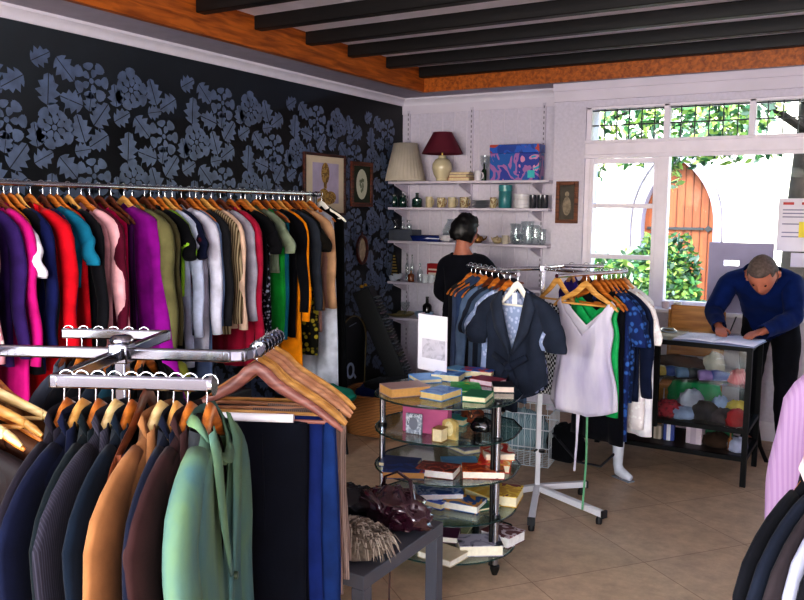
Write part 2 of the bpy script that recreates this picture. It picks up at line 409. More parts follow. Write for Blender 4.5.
for i in range(1,9):
    x=-DW+i*2*DW/9; 
    zt=next((z for (xx,z) in sorted(dd[1:nL+1]) if xx>=-abs(x)),SP); dr.span((x-.008,.16,0),(x+.008,.185,zt-.03),1)
dd_=dr.build('arched_door',[wood('#83411c','#6a3216',2,.6,'Z'),plain('#552a15',.7)],ch)
MB().span((-.6,.13,1.33),(.45,.16,1.38)).span((-.6,.13,.4),(.45,.16,.45)).add([(.45,.145,1.355),(.52,.145,1.42),(.62,.145,1.355),(.52,.145,1.29)],[(0,1,2,3)]).build('strap_hinge',plain('#1a1d22',.6),dd_)
wdw=MB().span((3.0,-.03,1.9),(3.7,.02,2.9),0); 
MB().span((-6.6,-.25,0),(-6.1,0,6)).span((-3.0,-.3,0),(-2.5,0,3.4)).span((4.2,-.25,0),(4.7,0,5)).build('buttress',plain('#ded8cf',.9,0,.12,2),ch)
gw=tag(MB().span((-6.5,12.2,0),(-3.6,12.5,.95)).span((-6.55,12.15,.95),(-3.55,12.55,1.02)).build('garden_wall',plain('#d9d4c8',.9,0,.15,2),bevel=.02),'low pale garden wall beyond the left window pane','wall')
LEAF=[plain(h,.5,0,.35,3) for h in('#467a42','#7a9c4a','#2c5438','#a9c268','#86a08e')]
def leaves(mb,c,rad,n,size,rng,cols=5,drop=0):
    for i in range(n):
        while True:
            p=Vector((rng.uniform(-1,1),rng.uniform(-1,1),rng.uniform(-1,1)))
            if .35<p.length<1: break
        p=Vector((c[0]+p.x*rad[0],c[1]+p.y*rad[1],c[2]+p.z*rad[2]))
        a=Vector((rng.gauss(0,1),rng.gauss(0,1),rng.gauss(0,.7)-drop)).normalized(); b_=a.cross(Vector((rng.gauss(0,1),rng.gauss(0,1),rng.gauss(0,1)))).normalized()
        s=size*rng.uniform(.6,1.3)
        mb.add([p-a*s,p-a*s*.2+b_*s*.42,p+a*s*.5+b_*s*.3,p+a*s,p+a*s*.5-b_*s*.3,p-a*s*.2-b_*s*.42],[(0,1,2,3,4,5)],rng.randrange(cols))
rng=random.Random(3)
def bush(c,rad,n,size,label,h=.9):
    t=thing('garden_bush',label,'bush',(c[0],c[1],0),0)
    mb=MB()
    for k in range(7):
        q=(rng.uniform(-.5,.5)*rad[0],rng.uniform(-.5,.5)*rad[1],c[2]+rng.uniform(-.35,.35)*rad[2]); leaves(mb,q,(rad[0]*.6,rad[1]*.6,rad[2]*.6),n//7,size,rng)
    mb.build('foliage',LEAF,t,smooth=180)
    s=MB()
    for k in range(6): s.tube([(rng.uniform(-.1,.1),0,-.05),(rng.uniform(-.4,.4)*rad[0],rng.uniform(-.3,.3),c[2]*.6),(rng.uniform(-.8,.8)*rad[0],rng.uniform(-.3,.3),c[2]+rad[2]*.3)],[.02,.014,.006],6)
    s.build('stem',plain('#4a3b2a',.8),t)
bush((-2.02,9.3,.72),(.42,.34,.92),5600,.055,'tall leafy bush in front of the arched church door')
bush((-2.75,9.8,.75),(.6,.4,.62),2400,.06,'rounded green bush behind the left window casement')
bush((-3.7,11.0,.7),(.7,.4,.62),1500,.07,'low bright bush at far left beyond the window')
bush((-.6,10.0,.5),(.9,.4,.6),1500,.06,'spreading shrub at the foot of the outdoor tree')
tt=thing('garden_tree','thick-trunked tree with drooping green branches outside the window','tree',(-.68,9.0,0))
m=plain('#2b2421',.95,0,.45,7)
MB().tube([(.02,0,-.1),(0,0,.8),(.0,0,1.7),(.06,0,2.6),(.1,.05,3.8)],[.30,.25,.22,.22,.16],14).build('trunk',m,tt)
bn=MB(); fb=MB()
for (a,b_,c_) in [((.05,0,2.7),(-.8,-.7,3.0),(-1.7,-1.0,2.55)),((.05,0,2.9),(-1.2,-.2,3.3),(-2.6,-.3,2.95)),((0,0,2.4),(-.5,-.6,2.75),(-1.0,-.9,2.45)),((.05,0,2.8),(.7,-.4,3.1),(1.4,-.5,2.8)),((.05,0,3.1),(-1.0,.5,3.6),(-3.2,.4,3.1))]:
    bn.tube([a,b_,c_],[.05,.03,.01],7)
    for t in range(8):
        q=Vector(b_).lerp(Vector(c_),t/7); leaves(fb,(q.x,q.y,q.z-.1),(.34,.3,.25),80,.055,rng,5,.3)
leaves(fb,(-1.9,-.5,2.95),(1.9,.9,.38),1000,.06,rng,5,.3)
for c_,r_,n_ in [((-1.0,-.5,2.20),(.45,.2,.12),130),((-1.75,-.5,2.22),(.40,.2,.11),110),((-1.22,-.5,2.0),(.10,.1,.2),50),((-2.0,-.5,2.1),(.12,.1,.14),30),((-.5,-.5,2.22),(.3,.2,.08),50)]: leaves(fb,c_,r_,n_,.05,rng,5,.5)
leaves(fb,(.4,-.4,3.0),(1.0,.7,.5),700,.06,rng,5,.3)
bn.build('branch',m,tt); fb.build('foliage',LEAF,tt,smooth=180)

# ------------------------------------------------------------------ alcove shelving
SHELFW=plain('#d5cdd9',.5,0,.04)
SZ=[1.905,1.675,1.375,1.005,.68]
su=thing('wall_shelving','white five-shelf wall unit with brackets in the corner alcove','shelves',(-3.15,6.6,0))
for z in SZ:
    MB().span((-.76,-.27,z-.022),(.765,-.02,z)).build('shelf',SHELFW,su,bevel=.003)
for x in(-.70,-.06,.61):
    up=MB().span((x-.014,-.02,.3),(x+.014,0,2.55),0)
    for i in range(50): up.span((x-.004,-.0205,.35+i*.044),(x+.004,-.0195,.372+i*.044),1)
    up.build('upright',[SHELFW,plain('#6c6672',.7)],su)
    for z in SZ:
        mb=MB(); mb.add([(x-.006,-.02,z-.022),(x-.006,-.25,z-.022),(x-.006,-.25,z-.035),(x-.006,-.02,z-.11),(x+.006,-.02,z-.022),(x+.006,-.25,z-.022),(x+.006,-.25,z-.035),(x+.006,-.02,z-.11)],[(0,1,2,3),(7,6,5,4),(0,4,5,1),(1,5,6,2),(2,6,7,3),(3,7,4,0)])
        mb.build('bracket',SHELFW,su)
def sx(px,i,dy=0): return onY(px,[179,208,243,283,317][i],6.45+dy).x
def sloc(px,i,y=6.46): return (sx(px,i,y-6.45),y,SZ[i]+.0005)
# lampshades and lamp
o=MB().lathe([(.182,.0),(.178,.02),(.105,.335)],seg=64,wob=.018,nw=32,closed=False).build('lampshade',plain('#c9bfae',.8,0,.06),loc=(sx(405,0)+.03,6.405,SZ[0]+.002),solid=.003)
tag(o,'pleated cream lampshade standing alone at the left end of the top shelf','lampshade')
lp=thing('table_lamp','cream ceramic table lamp with a burgundy shade on the top shelf','lamp',sloc(442,0,6.41))
MB().lathe([(.05,0),(.055,.01),(.052,.02),(.075,.06),(.088,.11),(.085,.15),(.062,.185),(.035,.20),(.032,.215),(.04,.22),(.02,.225),(0,.226)],seg=24).build('lamp_base',plain('#d8cba8',.2,0,.06,coat=.5),lp)
MB().tube([(0,0,.22),(0,0,.30)],.009,8).build('lamp_neck',plain('#8a7040',.3,1),lp)
MB().lathe([(.178,.235),(.176,.245),(.082,.415),(.082,.42)],seg=40,closed=False).build('lamp_shade',plain('#5d0f26',.75,0,.1),lp,solid=.004)
bk=0
def book(name_loc,w,d,t,rz,cover,label,pages='#e6d3a8',tilt=0,group=None,h=0):
    """book lying flat: w along local x (spine at -x... ), d along y, t thick"""
    o=thing('book',label,'book',name_loc,rz,group)
    if tilt: o.rotation_euler.x=tilt
    cm=blotch(cover,9+random.random()*6,.4,label) if isinstance(cover,(list,tuple)) else plain(cover,.4)
    c=.0025
    MB().span((-w/2,-d/2,0),(w/2,d/2,c)).span((-w/2,-d/2,t-c),(w/2,d/2,t)).span((-w/2,-d/2,c),(-w/2+c,d/2,t-c)).build('cover',cm,o)
    MB().span((-w/2+c,-d/2+.003,c),(w/2-.004,d/2-.003,t-c)).build('pages',plain(pages,.8,0,.08,60),o)
    return o
def stackb(x,y,z,specs,rz=0):
    for (w_,d_,t_,r_,c_,l_) in specs:
        book((x,y,z),w_,d_,t_,rz+r_,c_,l_); z+=t_+.0005
stackb(sx(461,0),6.46,SZ[0]+.001,[(.19,.14,.03,0.1,['#b2543c','#d98a62'],'orange paperback lying at the bottom of the top-shelf stack'),(.18,.13,.025,-.1,['#b89aa8','#6e4a5a'],'mauve paperback in the middle of the top-shelf stack'),(.18,.12,.02,.15,['#2a2430','#c9a7a0'],'dark book on top of the top-shelf stack')])
def lathe_thing(name,label,cat,loc,prof,mat,group=None,seg=20,parts=None,solid=.003):
    o=MB().lathe(prof,seg=seg).build(name,mat,loc=loc,solid=0)
    tag(o,label,cat,group); return o
CUPP=lambda r,h:[(r*.8,0),(r,.01),(r,h),(r*.9,h),(r*.86,.012),(0,.012)]
def mug(loc,r,h,mat,label,group=None,rz=0,name='mug'):
    t=thing(name,label,'mug',loc,rz,group)
    MB().lathe(CUPP(r,h),seg=18).build('cup_body',mat,t)
    MB().tube([(r*.95,0,h*.8),(r*1.35,0,h*.78),(r*1.5,0,h*.5),(r*1.3,0,h*.25),(r*.95,0,h*.2)],.005,6).build('handle',mat,t)
    return t
mug(sloc(478,0,6.42),.032,.085,plain('#e6e2e6',.3),'white straight-sided mug beside the stacked books on the top shelf')
def bottle(loc,r,h,mat,label,cap='#333333',cat='bottle',neck=.35,group=None,name='bottle'):
    t=thing(name,label,cat,loc,0,group)
    hb=h*(1-neck)
    MB().lathe([(r*.9,0),(r,.01),(r,hb*.85),(r*.8,hb*.97),(r*.35,hb+.15*(h-hb)),(r*.3,h*.97),(0,h*.97)],seg=18).build('bottle_body',mat,t)
    MB().lathe([(r*.36,h*.93),(r*.36,h),(0,h)],seg=12).build('stopper',plain(cap,.4),t)
    return t
GREENG=plain('#0f3a30',.08,0,.1,spec=.9,coat=.6)
bottle(sloc(484,0,6.47),.022,.15,plain('#18331f',.1),'slim dark green bottle between the white mug and the boxed toy')
CLEAR=glassy((.86,.9,.9),.10,.10,'clear')
tag(MB().lathe([(.03,0),(.012,.01),(.012,.09),(.04,.15),(.046,.22)],seg=18).build('glass_vase',CLEAR,loc=sloc(485,0,6.53)),'tall clear glass vase at the back of the top shelf','vase')
tb=thing('boxed_toy','large boxed toy in blue and pink printed carton on the top shelf','box',(sx(516,0)+.0,6.46,SZ[0]+.001),.06)
MB().span((-.215,-.07,0),(.215,.07,.225)).build('carton',blotch(['#1e5fae','#a76fae','#2a3f9e','#d48fb4','#22a0c0'],5,.3,'toy'),tb,bevel=.004)
MB().span((-.218,-.072,.225),(.218,.072,.295)).build('carton_lid',blotch(['#24479f','#2b62c4','#c04a3a'],9,.3,'toylid'),tb,bevel=.003)
MB().span((.12,-.074,.02),(.18,-.0705,.08)).build('sticker',plain('#35b8b8',.4),tb)
# shelf 2
for i,(px,r,h,l) in enumerate([(386,.036,.09,'leftmost dark green glass jar on the second shelf'),(394,.036,.10,'second dark green glass jar on the second shelf'),(403,.034,.095,'third dark green glass jar on the second shelf')]):
    t=thing('glass_jar',l,'jar',sloc(px,1),0,'dark green glass jars on the second shelf')
    MB().lathe([(r*.8,0),(r,.012),(r,h*.75),(r*.75,h*.92),(r*.75,h)],seg=18).build('jar_body',GREENG,t)
    MB().lathe([(r*.82,h),(r*.82,h+.012),(r*.2,h+.016),(r*.2,h+.028),(0,h+.03)],seg=14).build('lid',plain('#16241f',.3),t)
bottle(sloc(417,1),.046,.13,GREENG,'squat dark green bottle with stopper on the second shelf',cap='#12241c')
CRM=plain('#cdbf9c',.3,0,.2,30); BRN=blotch(['#cfc19c','#8a6b44','#e0d6b8'],22,.3,'mugp')
for i,(px,r,h,mt) in enumerate([(429,.032,.095,CRM),(441,.036,.088,BRN),(452,.036,.09,CRM),(464,.038,.092,BRN)]):
    mug(sloc(px,1,6.45),r,h,mt,['tall cream mug beside the squat green bottle','brown patterned cream mug, second from the green bottle','plain cream mug, third from the green bottle','wide patterned mug, fourth from the green bottle'][i],'cream mugs on the second shelf')
for j in range(5):
    tag(MB().lathe([(.035,0),(.075,.008),(.078,.012),(.035,.005),(0,.005)],seg=20).build('plate',plain('#8d929a',.3),loc=(sx(480,1),6.46,SZ[1]+.001+j*.013)),['lowest','second lowest','middle','second highest','top'][j]+' grey plate in the pile on the second shelf','plate','grey plates piled on the second shelf')
mug(sloc(493,1,6.45),.028,.09,BRN,'narrow brown and cream mug between grey plates and teal canister')
t=thing('canister','tall teal lidded canister on the second shelf','canister',sloc(505,1,6.46))
MB().lathe([(.052,0),(.055,.005),(.055,.135),(.052,.14)],seg=24).build('canister_body',plain('#3c8186',.3),t)
MB().lathe([(.058,.14),(.058,.19),(.05,.195),(0,.195)],seg=24).build('lid',plain('#4a959a',.25),t)
t=thing('storage_tin','round white storage tin with ribbed side on the second shelf','tin',sloc(522,1,6.45))
MB().lathe([(.068,0),(.07,.004),(.07,.03),(.068,.034),(.07,.038),(.07,.07),(.068,.074),(.07,.078),(.07,.10)],seg=24).build('tin_body',plain('#d8d4d6',.35),t)
MB().lathe([(.073,.10),(.073,.115),(0,.117)],seg=24).build('lid',plain('#e2dfe2',.35),t)
for i,px in enumerate((533,539,545)):
    tag(MB().lathe([(.024,0),(.028,.01),(.03,.11),(.027,.11),(.024,.012),(0,.012)],seg=14).build('tumbler',plain('#3d3f46',.1,0,.05,coat=.5),loc=(sx(px,1),6.44+.045*(i%2),SZ[1]+.001)),['left','middle','right'][i]+' smoked dark tumbler at the right end of the second shelf','glass','smoked tumblers')
# shelf 3
for i in range(4):
    px=387+i*7; 
    t=thing('wine_glass',['leftmost','second','third','fourth'][i]+' upturned stemmed glass on the grey box, third shelf','glass',(sx(px,2),6.47,SZ[2]+.0995),0,'upturned glasses on the third shelf')
    MB().lathe([(.022,0),(.026,.03),(.02,.05),(.004,.058),(.004,.078),(.022,.084),(.022,.087),(0,.087)],seg=14).build('bowl',CLEAR,t)
tag(MB().span((-.17,-.09,0),(.17,.09,.098)).build('grey_box',plain('#555b66',.6),loc=(sx(400,2),6.46,SZ[2]+.001),bevel=.006),'flat grey box under the upturned glasses','box')
t=thing('oven_dish','blue rectangular dish on the third shelf behind the woman','dish',(sx(430,2),6.45,SZ[2]+.001))
MB().add([(-.13,-.08,0),(.13,-.08,0),(.13,.08,0),(-.13,.08,0),(-.15,-.095,.05),(.15,-.095,.05),(.15,.095,.05),(-.15,.095,.05)],[(3,2,1,0),(0,1,5,4),(1,2,6,5),(2,3,7,6),(3,0,4,7)]).build('dish_body',plain('#16286a',.2),t,solid=.006)
t=thing('glass_jug','round clear glass jug behind the blue dish','jug',(sx(449,2),6.53,SZ[2]+.001))
MB().lathe([(.05,0),(.09,.04),(.10,.09),(.08,.14),(.055,.18),(.062,.20)],seg=24).build('jug_body',CLEAR,t)
MB().tube([(.06,0,.19),(.12,0,.17),(.13,0,.11),(.095,0,.07)],.008,8).build('handle',CLEAR,t)
tag(MB().lathe([(.035,0),(.06,.02),(.072,.06),(.068,.06),(.05,.02),(0,.015)],seg=22).build('bowl',plain('#c9c6cc',.25),loc=(sx(443,2)+.06,6.40,SZ[2]+.001)),'small white bowl at the front of the third shelf','bowl')
def teapot(loc,r,mat,label,rz=0):
    t=thing('teapot',label,'teapot',loc,rz)
    MB().lathe([(r*.55,0),(r*.95,r*.35),(r,r*.75),(r*.8,r*1.15),(r*.4,r*1.3),(0,r*1.32)],seg=20).build('pot_body',mat,t)
    MB().tube([(r*.9,0,r*.5),(r*1.4,0,r*.8),(r*1.6,0,r*1.2)],[r*.2,r*.13,r*.09],8).build('spout',mat,t)
    MB().tube([(-r*.85,0,r*1.05),(-r*1.5,0,r*1.05),(-r*1.55,0,r*.6),(-r*.95,0,r*.4)],r*.09,7).build('handle',mat,t)
    MB().lathe([(r*.4,r*1.3),(r*.12,r*1.42),(r*.15,r*1.55),(0,r*1.6)],seg=12).build('lid',mat,t)
teapot(sloc(478,2,6.44),.048,plain('#8a6432',.25,.6,.3),'low brass-brown teapot on the third shelf',.3)
teapot(sloc(497,2,6.44),.042,blotch(['#6e4a2c','#d8c49a'],25,.25,'tp2'),'mottled brown and cream teapot on the third shelf',2.8)
mug(sloc(505,2,6.40),.03,.07,plain('#cabfae',.3),'small cream cup right of the mottled teapot')
for i,(px,r,h,yy,l) in enumerate([(513,.045,.17,6.50,'tall clear glass bowl-shaped vase on the third shelf'),(524,.055,.19,6.52,'large clear ribbed vase, tallest on the third shelf'),(534,.04,.16,6.47,'clear cylinder vase right of the tallest vase'),(542,.035,.13,6.44,'clear tumbler vase at the right end of the third shelf'),(520,.05,.08,6.40,'low clear glass bowl in front of the vases')]):
    tag(MB().lathe([(r*.6,0),(r*.85,.01),(r,h*.4),(r*.85,h*.75),(r*1.05,h)],seg=22,wob=.03,nw=11).build('glass_vase',CLEAR,loc=(sx(px,2),yy,SZ[2]+.001)),l,'vase','clear glass vases')
# shelf 4
t=thing('menu_board','black slanted card stand with gold lettering-like lines on fourth shelf','stand',(sx(390,3)+.03,6.46,SZ[3]+.001))
mb=MB().add([(-.02,-.05,0),(.10,-.05,0),(.02,.0,.27),(-.12,.0,.27),(-.02,-.04,0),(.10,-.04,0),(.02,.01,.27),(-.12,.01,.27)],[(0,1,2,3),(7,6,5,4),(0,4,5,1),(1,5,6,2),(2,6,7,3),(3,7,4,0)])
mb.build('board',plain('#141312',.5),t)
l=MB()
for i in range(7):
    f=.2+i*.1; xa=-.02-.1*f+.012; xb=.10-.08*f-.014
    l.span((xa,-.053+.05*f,.27*f),(xb,-.050+.05*f,.27*f+.014))
l.build('gold_line',plain('#8f7a3e',.5),t)
for i,px in enumerate((407,412)): bottle(sloc(px,3,6.50),.018,.24,CLEAR,['left','right'][i]+' slender clear bottle at the back of the fourth shelf',cap='#777777')
bottle(sloc(411,3,6.40),.03,.11,plain('#7a3a14',.1,spec=.8),'squat amber bottle on the fourth shelf')
bottle(sloc(420,3,6.42),.026,.17,CLEAR,'clear decanter right of the amber bottle',cap='#8fa8b0')
for i,px in enumerate((397,401)):
    tag(MB().lathe([(.025,0),(.04,.015),(.048,.05),(.045,.05),(.03,.012),(0,.01)],seg=18).build('bowl',plain('#c4cbd4',.25),loc=(sx(px,3),6.39,SZ[3]+.001+i*.018)),['lower','upper'][i]+' pale blue bowl of the nested pair, fourth shelf','bowl','nested bowls')
t=thing('carton','red and white printed carton on the fourth shelf','box',(sx(433,3),6.47,SZ[3]+.001))
MB().span((-.055,-.035,0),(.055,.035,.17)).build('carton_body',plain('#a01c22',.4),t)
MB().span((-.04,-.037,.05),(.045,-.0355,.09)).span((-.04,-.037,.11),(.045,-.0355,.125)).build('printed_panel',plain('#e0d8cc',.5),t)
for i,px in enumerate((425,431,438)): mug(sloc(px,3,6.39),.027,.075,plain('#d3d6dc',.3),['left','middle','right'][i]+' white mug in front of the red and white carton','white mugs on the fourth shelf')
# shelf 5
tag(MB().lathe([(.10,0),(.135,.02),(.14,.03),(.10,.012),(0,.01)],seg=28).build('serving_plate',plain('#8c7e52',.35,.3),loc=(sx(400,4),6.45,SZ[4]+.001)),'round brassy serving plate on the lowest shelf','plate')
tag(MB().lathe([(.03,.014),(.012,.022),(.012,.05),(.04,.09),(.045,.13)],seg=18).build('goblet',CLEAR,loc=(sx(405,4),6.45,SZ[4]+.001)),'clear goblet standing on the brassy serving plate','glass')
bottle(sloc(427,4,6.48),.042,.19,plain('#120f10',.15),'dark brown bottle on the lowest shelf')
tag(MB().lathe([(.05,0),(.085,.04),(.09,.06),(.08,.055),(.045,.012),(0,.01)],seg=22).build('bowl',plain('#8fa6bf',.3),loc=sloc(424,4,6.39)),'blue-grey bowl on the lowest shelf','bowl')

# ------------------------------------------------------------------ pictures
def picture(loc,w,h,fr,frame_mat,mat_mat,label,axis='Y',oval=False,art=None,fd=.022,under=None):
    """framed picture; local x width, z height, front faces -y"""
    rz={'Y':0,'X':PI/2}[axis]
    t=thing('framed_picture',label,'picture',loc,rz)
    if not oval or under:
        MB().span((-w/2,-fd,-h/2),(-w/2+fr,0,h/2)).span((w/2-fr,-fd,-h/2),(w/2,0,h/2)).span((-w/2+fr,-fd,h/2-fr),(w/2-fr,0,h/2)).span((-w/2+fr,-fd,-h/2),(w/2-fr,0,-h/2+fr)).build('frame',frame_mat,t,bevel=.003)
        MB().span((-w/2+fr,-fd*.5,-h/2+fr),(w/2-fr,-.001,h/2-fr)).build('mount',mat_mat,t)
    else:
        mb=MB(); pts=[(w/2*.86*math.cos(a*PI/12),-fd*.6,h/2*.86*math.sin(a*PI/12)) for a in range(24)]
        mb.tube(pts,w*.09,8,closed=True); mb.tube([(0,-fd*.5,h*.47),(0,-fd*.5,h*.56)],.008,8); mb.build('frame',frame_mat,t)
        MB().add([(w/2*.84*math.cos(a*PI/12),-.008,h/2*.84*math.sin(a*PI/12)) for a in range(24)],[tuple(range(24))]).build('mount',mat_mat,t)
    if art: art(t,w,h,fd)
    return t
def ell(mb,cx,cz,rx,rz_,y,mi=0,n=20):
    mb.add([(cx+rx*math.cos(2*PI*i/n),y,cz+rz_*math.sin(2*PI*i/n)) for i in range(n)],[tuple(range(n))],mi)
def art1(t,w,h,fd):
    y=-fd*.5-.001
    MB().span((-w*.30,y-.0005,-h*.30),(w*.33,y,h*.35)).build('painted_sheet',plain('#b6abc2',.7,0,.15,8),t)
    mb=MB(); ell(mb,0,.09,.055,.085,y-.002); mb.span((-.02,y-.002,-.03),(.02,y-.0015,.02)); ell(mb,-.02,-.07,.06,.04,y-.0025); ell(mb,.07,-.10,.075,.05,y-.003); ell(mb,0,-.13,.12,.03,y-.0022)
    mb.build('painted_figure',blotch(['#b08d4a','#7a5a2a','#d8c08a'],25,.6,'art1'),t)
picture((XL+.002,5.37,1.845),.56,.49,.022,wood('#5a2f22','#33180f',5,.4),plain('#d9cbb0',.7,0,.05),'large cream-mounted framed print of a golden figure on the wallpaper','X',art=art1)
def art2(t,w,h,fd):
    mb=MB(); ell(mb,0,0,.085,.128,-fd*.5-.001,0,28); mb.build('oval_opening',plain('#c9cbb6',.6,0,.08),t)
    mb=MB(); 
    for a in range(10): ell(mb,.035*math.cos(a*1.9)*(.4+.06*a),.06*math.sin(a*1.9)*(.4+.06*a),.013,.016,-fd*.5-.002,0,8)
    mb.build('drawn_flowers',plain('#7f8a6e',.7,0,.3,40),t)
picture((XL+.002,5.90,1.865),.33,.38,.035,wood('#6b3520','#3d1a10',5,.35),plain('#26301f',.7),'small dark wooden frame holding an oval flower picture on the wallpaper','X',art=art2,under=True)
picture((XL+.002,5.91,1.305),.17,.27,.03,wood('#5a2416','#33120c',5,.35),plain('#b7a68c',.7,0,.25,30),'little oval brown-framed picture low on the patterned wall','X',oval=True)
def art3(t,w,h,fd):
    y=-fd*.5-.001; mb=MB(); ell(mb,0,-.03,.035,.075,y-.001); ell(mb,0,.065,.018,.022,y-.001); mb.build('painted_figure',plain('#8d7f6a',.6,0,.4,30),t)
picture((-2.25,YW-.002,1.725),.185,.335,.03,wood('#7a4322','#4b2512',5,.35),plain('#4a4238',.6,0,.4,10),'narrow brown-framed painting hung on the white pier by the window','Y',art=art3)

# ------------------------------------------------------------------ hangers and garments
HW=dict(light=wood('#d9a55c','#b57f3c',5,.4),orange=wood('#c9792c','#95501a',5,.4),pale=wood('#e2c894','#c4a468',5,.45),plum=wood('#8d5a4e','#6b3f38',5,.45),pink=wood('#cf9a72','#a87250',5,.45),dark=wood('#6a3318','#43200f',5,.4),white=plain('#efe9dc',.4,0,.04))
HOOKM=chrome('#d5d8de',.18)
HCACHE={}
def hanger_parts(kind,w,hook,bar,thick,style):
    key=(kind,w,hook,bar,thick,style)
    if key in HCACHE: return HCACHE[key]
    # arms
    mb=MB(); n=21; pts=[];rad=[]
    for i in range(n):
        t=-1+2*i/(n-1); a=abs(t); x=t*w
        z=-hook-.012-.030*(1-math.exp(-(x/.04)**2))-(.085 if style!='bare' else .118)*(a**1.25)-(.012*a**6)
        y=.001
        pts.append((x,y,z)); q=1-.35*a if style!='suit' else 1-.15*a
        e=.55 if i in(0,n-1) else 1
        rad.append((.019*q*e*(1-.25*a),thick*(1.0 if style=='shirt' else (1+.35*a) if style=='bare' else (1-.25*a))*e))
    mb.tube(pts,rad,10,ref=(0,0,1))
    arms=mb
    hk=MB(); pp=[(0,.006,-hook-.0)]
    r_=.017
    pp=[(0,.008,-hook-.005),(0,.006,-hook*.62)]
    for i in range(9):
        a=R(-60)+R(250)*i/8
        pp.append((0,.0-r_*math.cos(a)*-1*1.0+ -.0, -r_+.003+r_*math.sin(a)))
    hk.tube(pp,.0021,6)
    br=None
    if bar:
        bz=-.118 if style!='bare' else -.150
        br=MB().tube([(-w*.80,-.004,-hook+bz),(w*.80,-.004,-hook+bz)],.0055,8)
        # short pegs joining the bar with the arms
        br.tube([(-w*.8,-.004,-hook+bz),(-w*.80,-.004,-hook+bz+.02)],.006,6); br.tube([(w*.8,-.004,-hook+bz),(w*.80,-.004,-hook+bz+.02)],.006,6)
    HCACHE[key]=(arms,hk,br,[None]); return HCACHE[key]
HPROTO={}
def hanger(loc,rz,kind,label,w=.21,hook=.06,bar=True,thick=.006,style='shirt',group=None,tilt=0):
    key=(kind,w,hook,bar,thick,style)
    if key in HPROTO:
        o=copy_tree(HPROTO[key]); 
    else:
        a,h,b_,_=hanger_parts(*key)
        o=bpy.data.objects.new('coat_hanger',None); COL.objects.link(o); o.empty_display_size=.05
        a.build('arms',HW[kind],o,smooth=60); h.build('hook',HOOKM,o,smooth=80)
        if b_: b_.build('trouser_bar',HW[kind],o)
        HPROTO[key]=o
    o.location=loc; o.rotation_euler=(0,tilt,rz)
    for k_ in list(o.keys()):
        if k_ in('label','category','group'): del o[k_]
    return tag(o,label,'hanger',group)

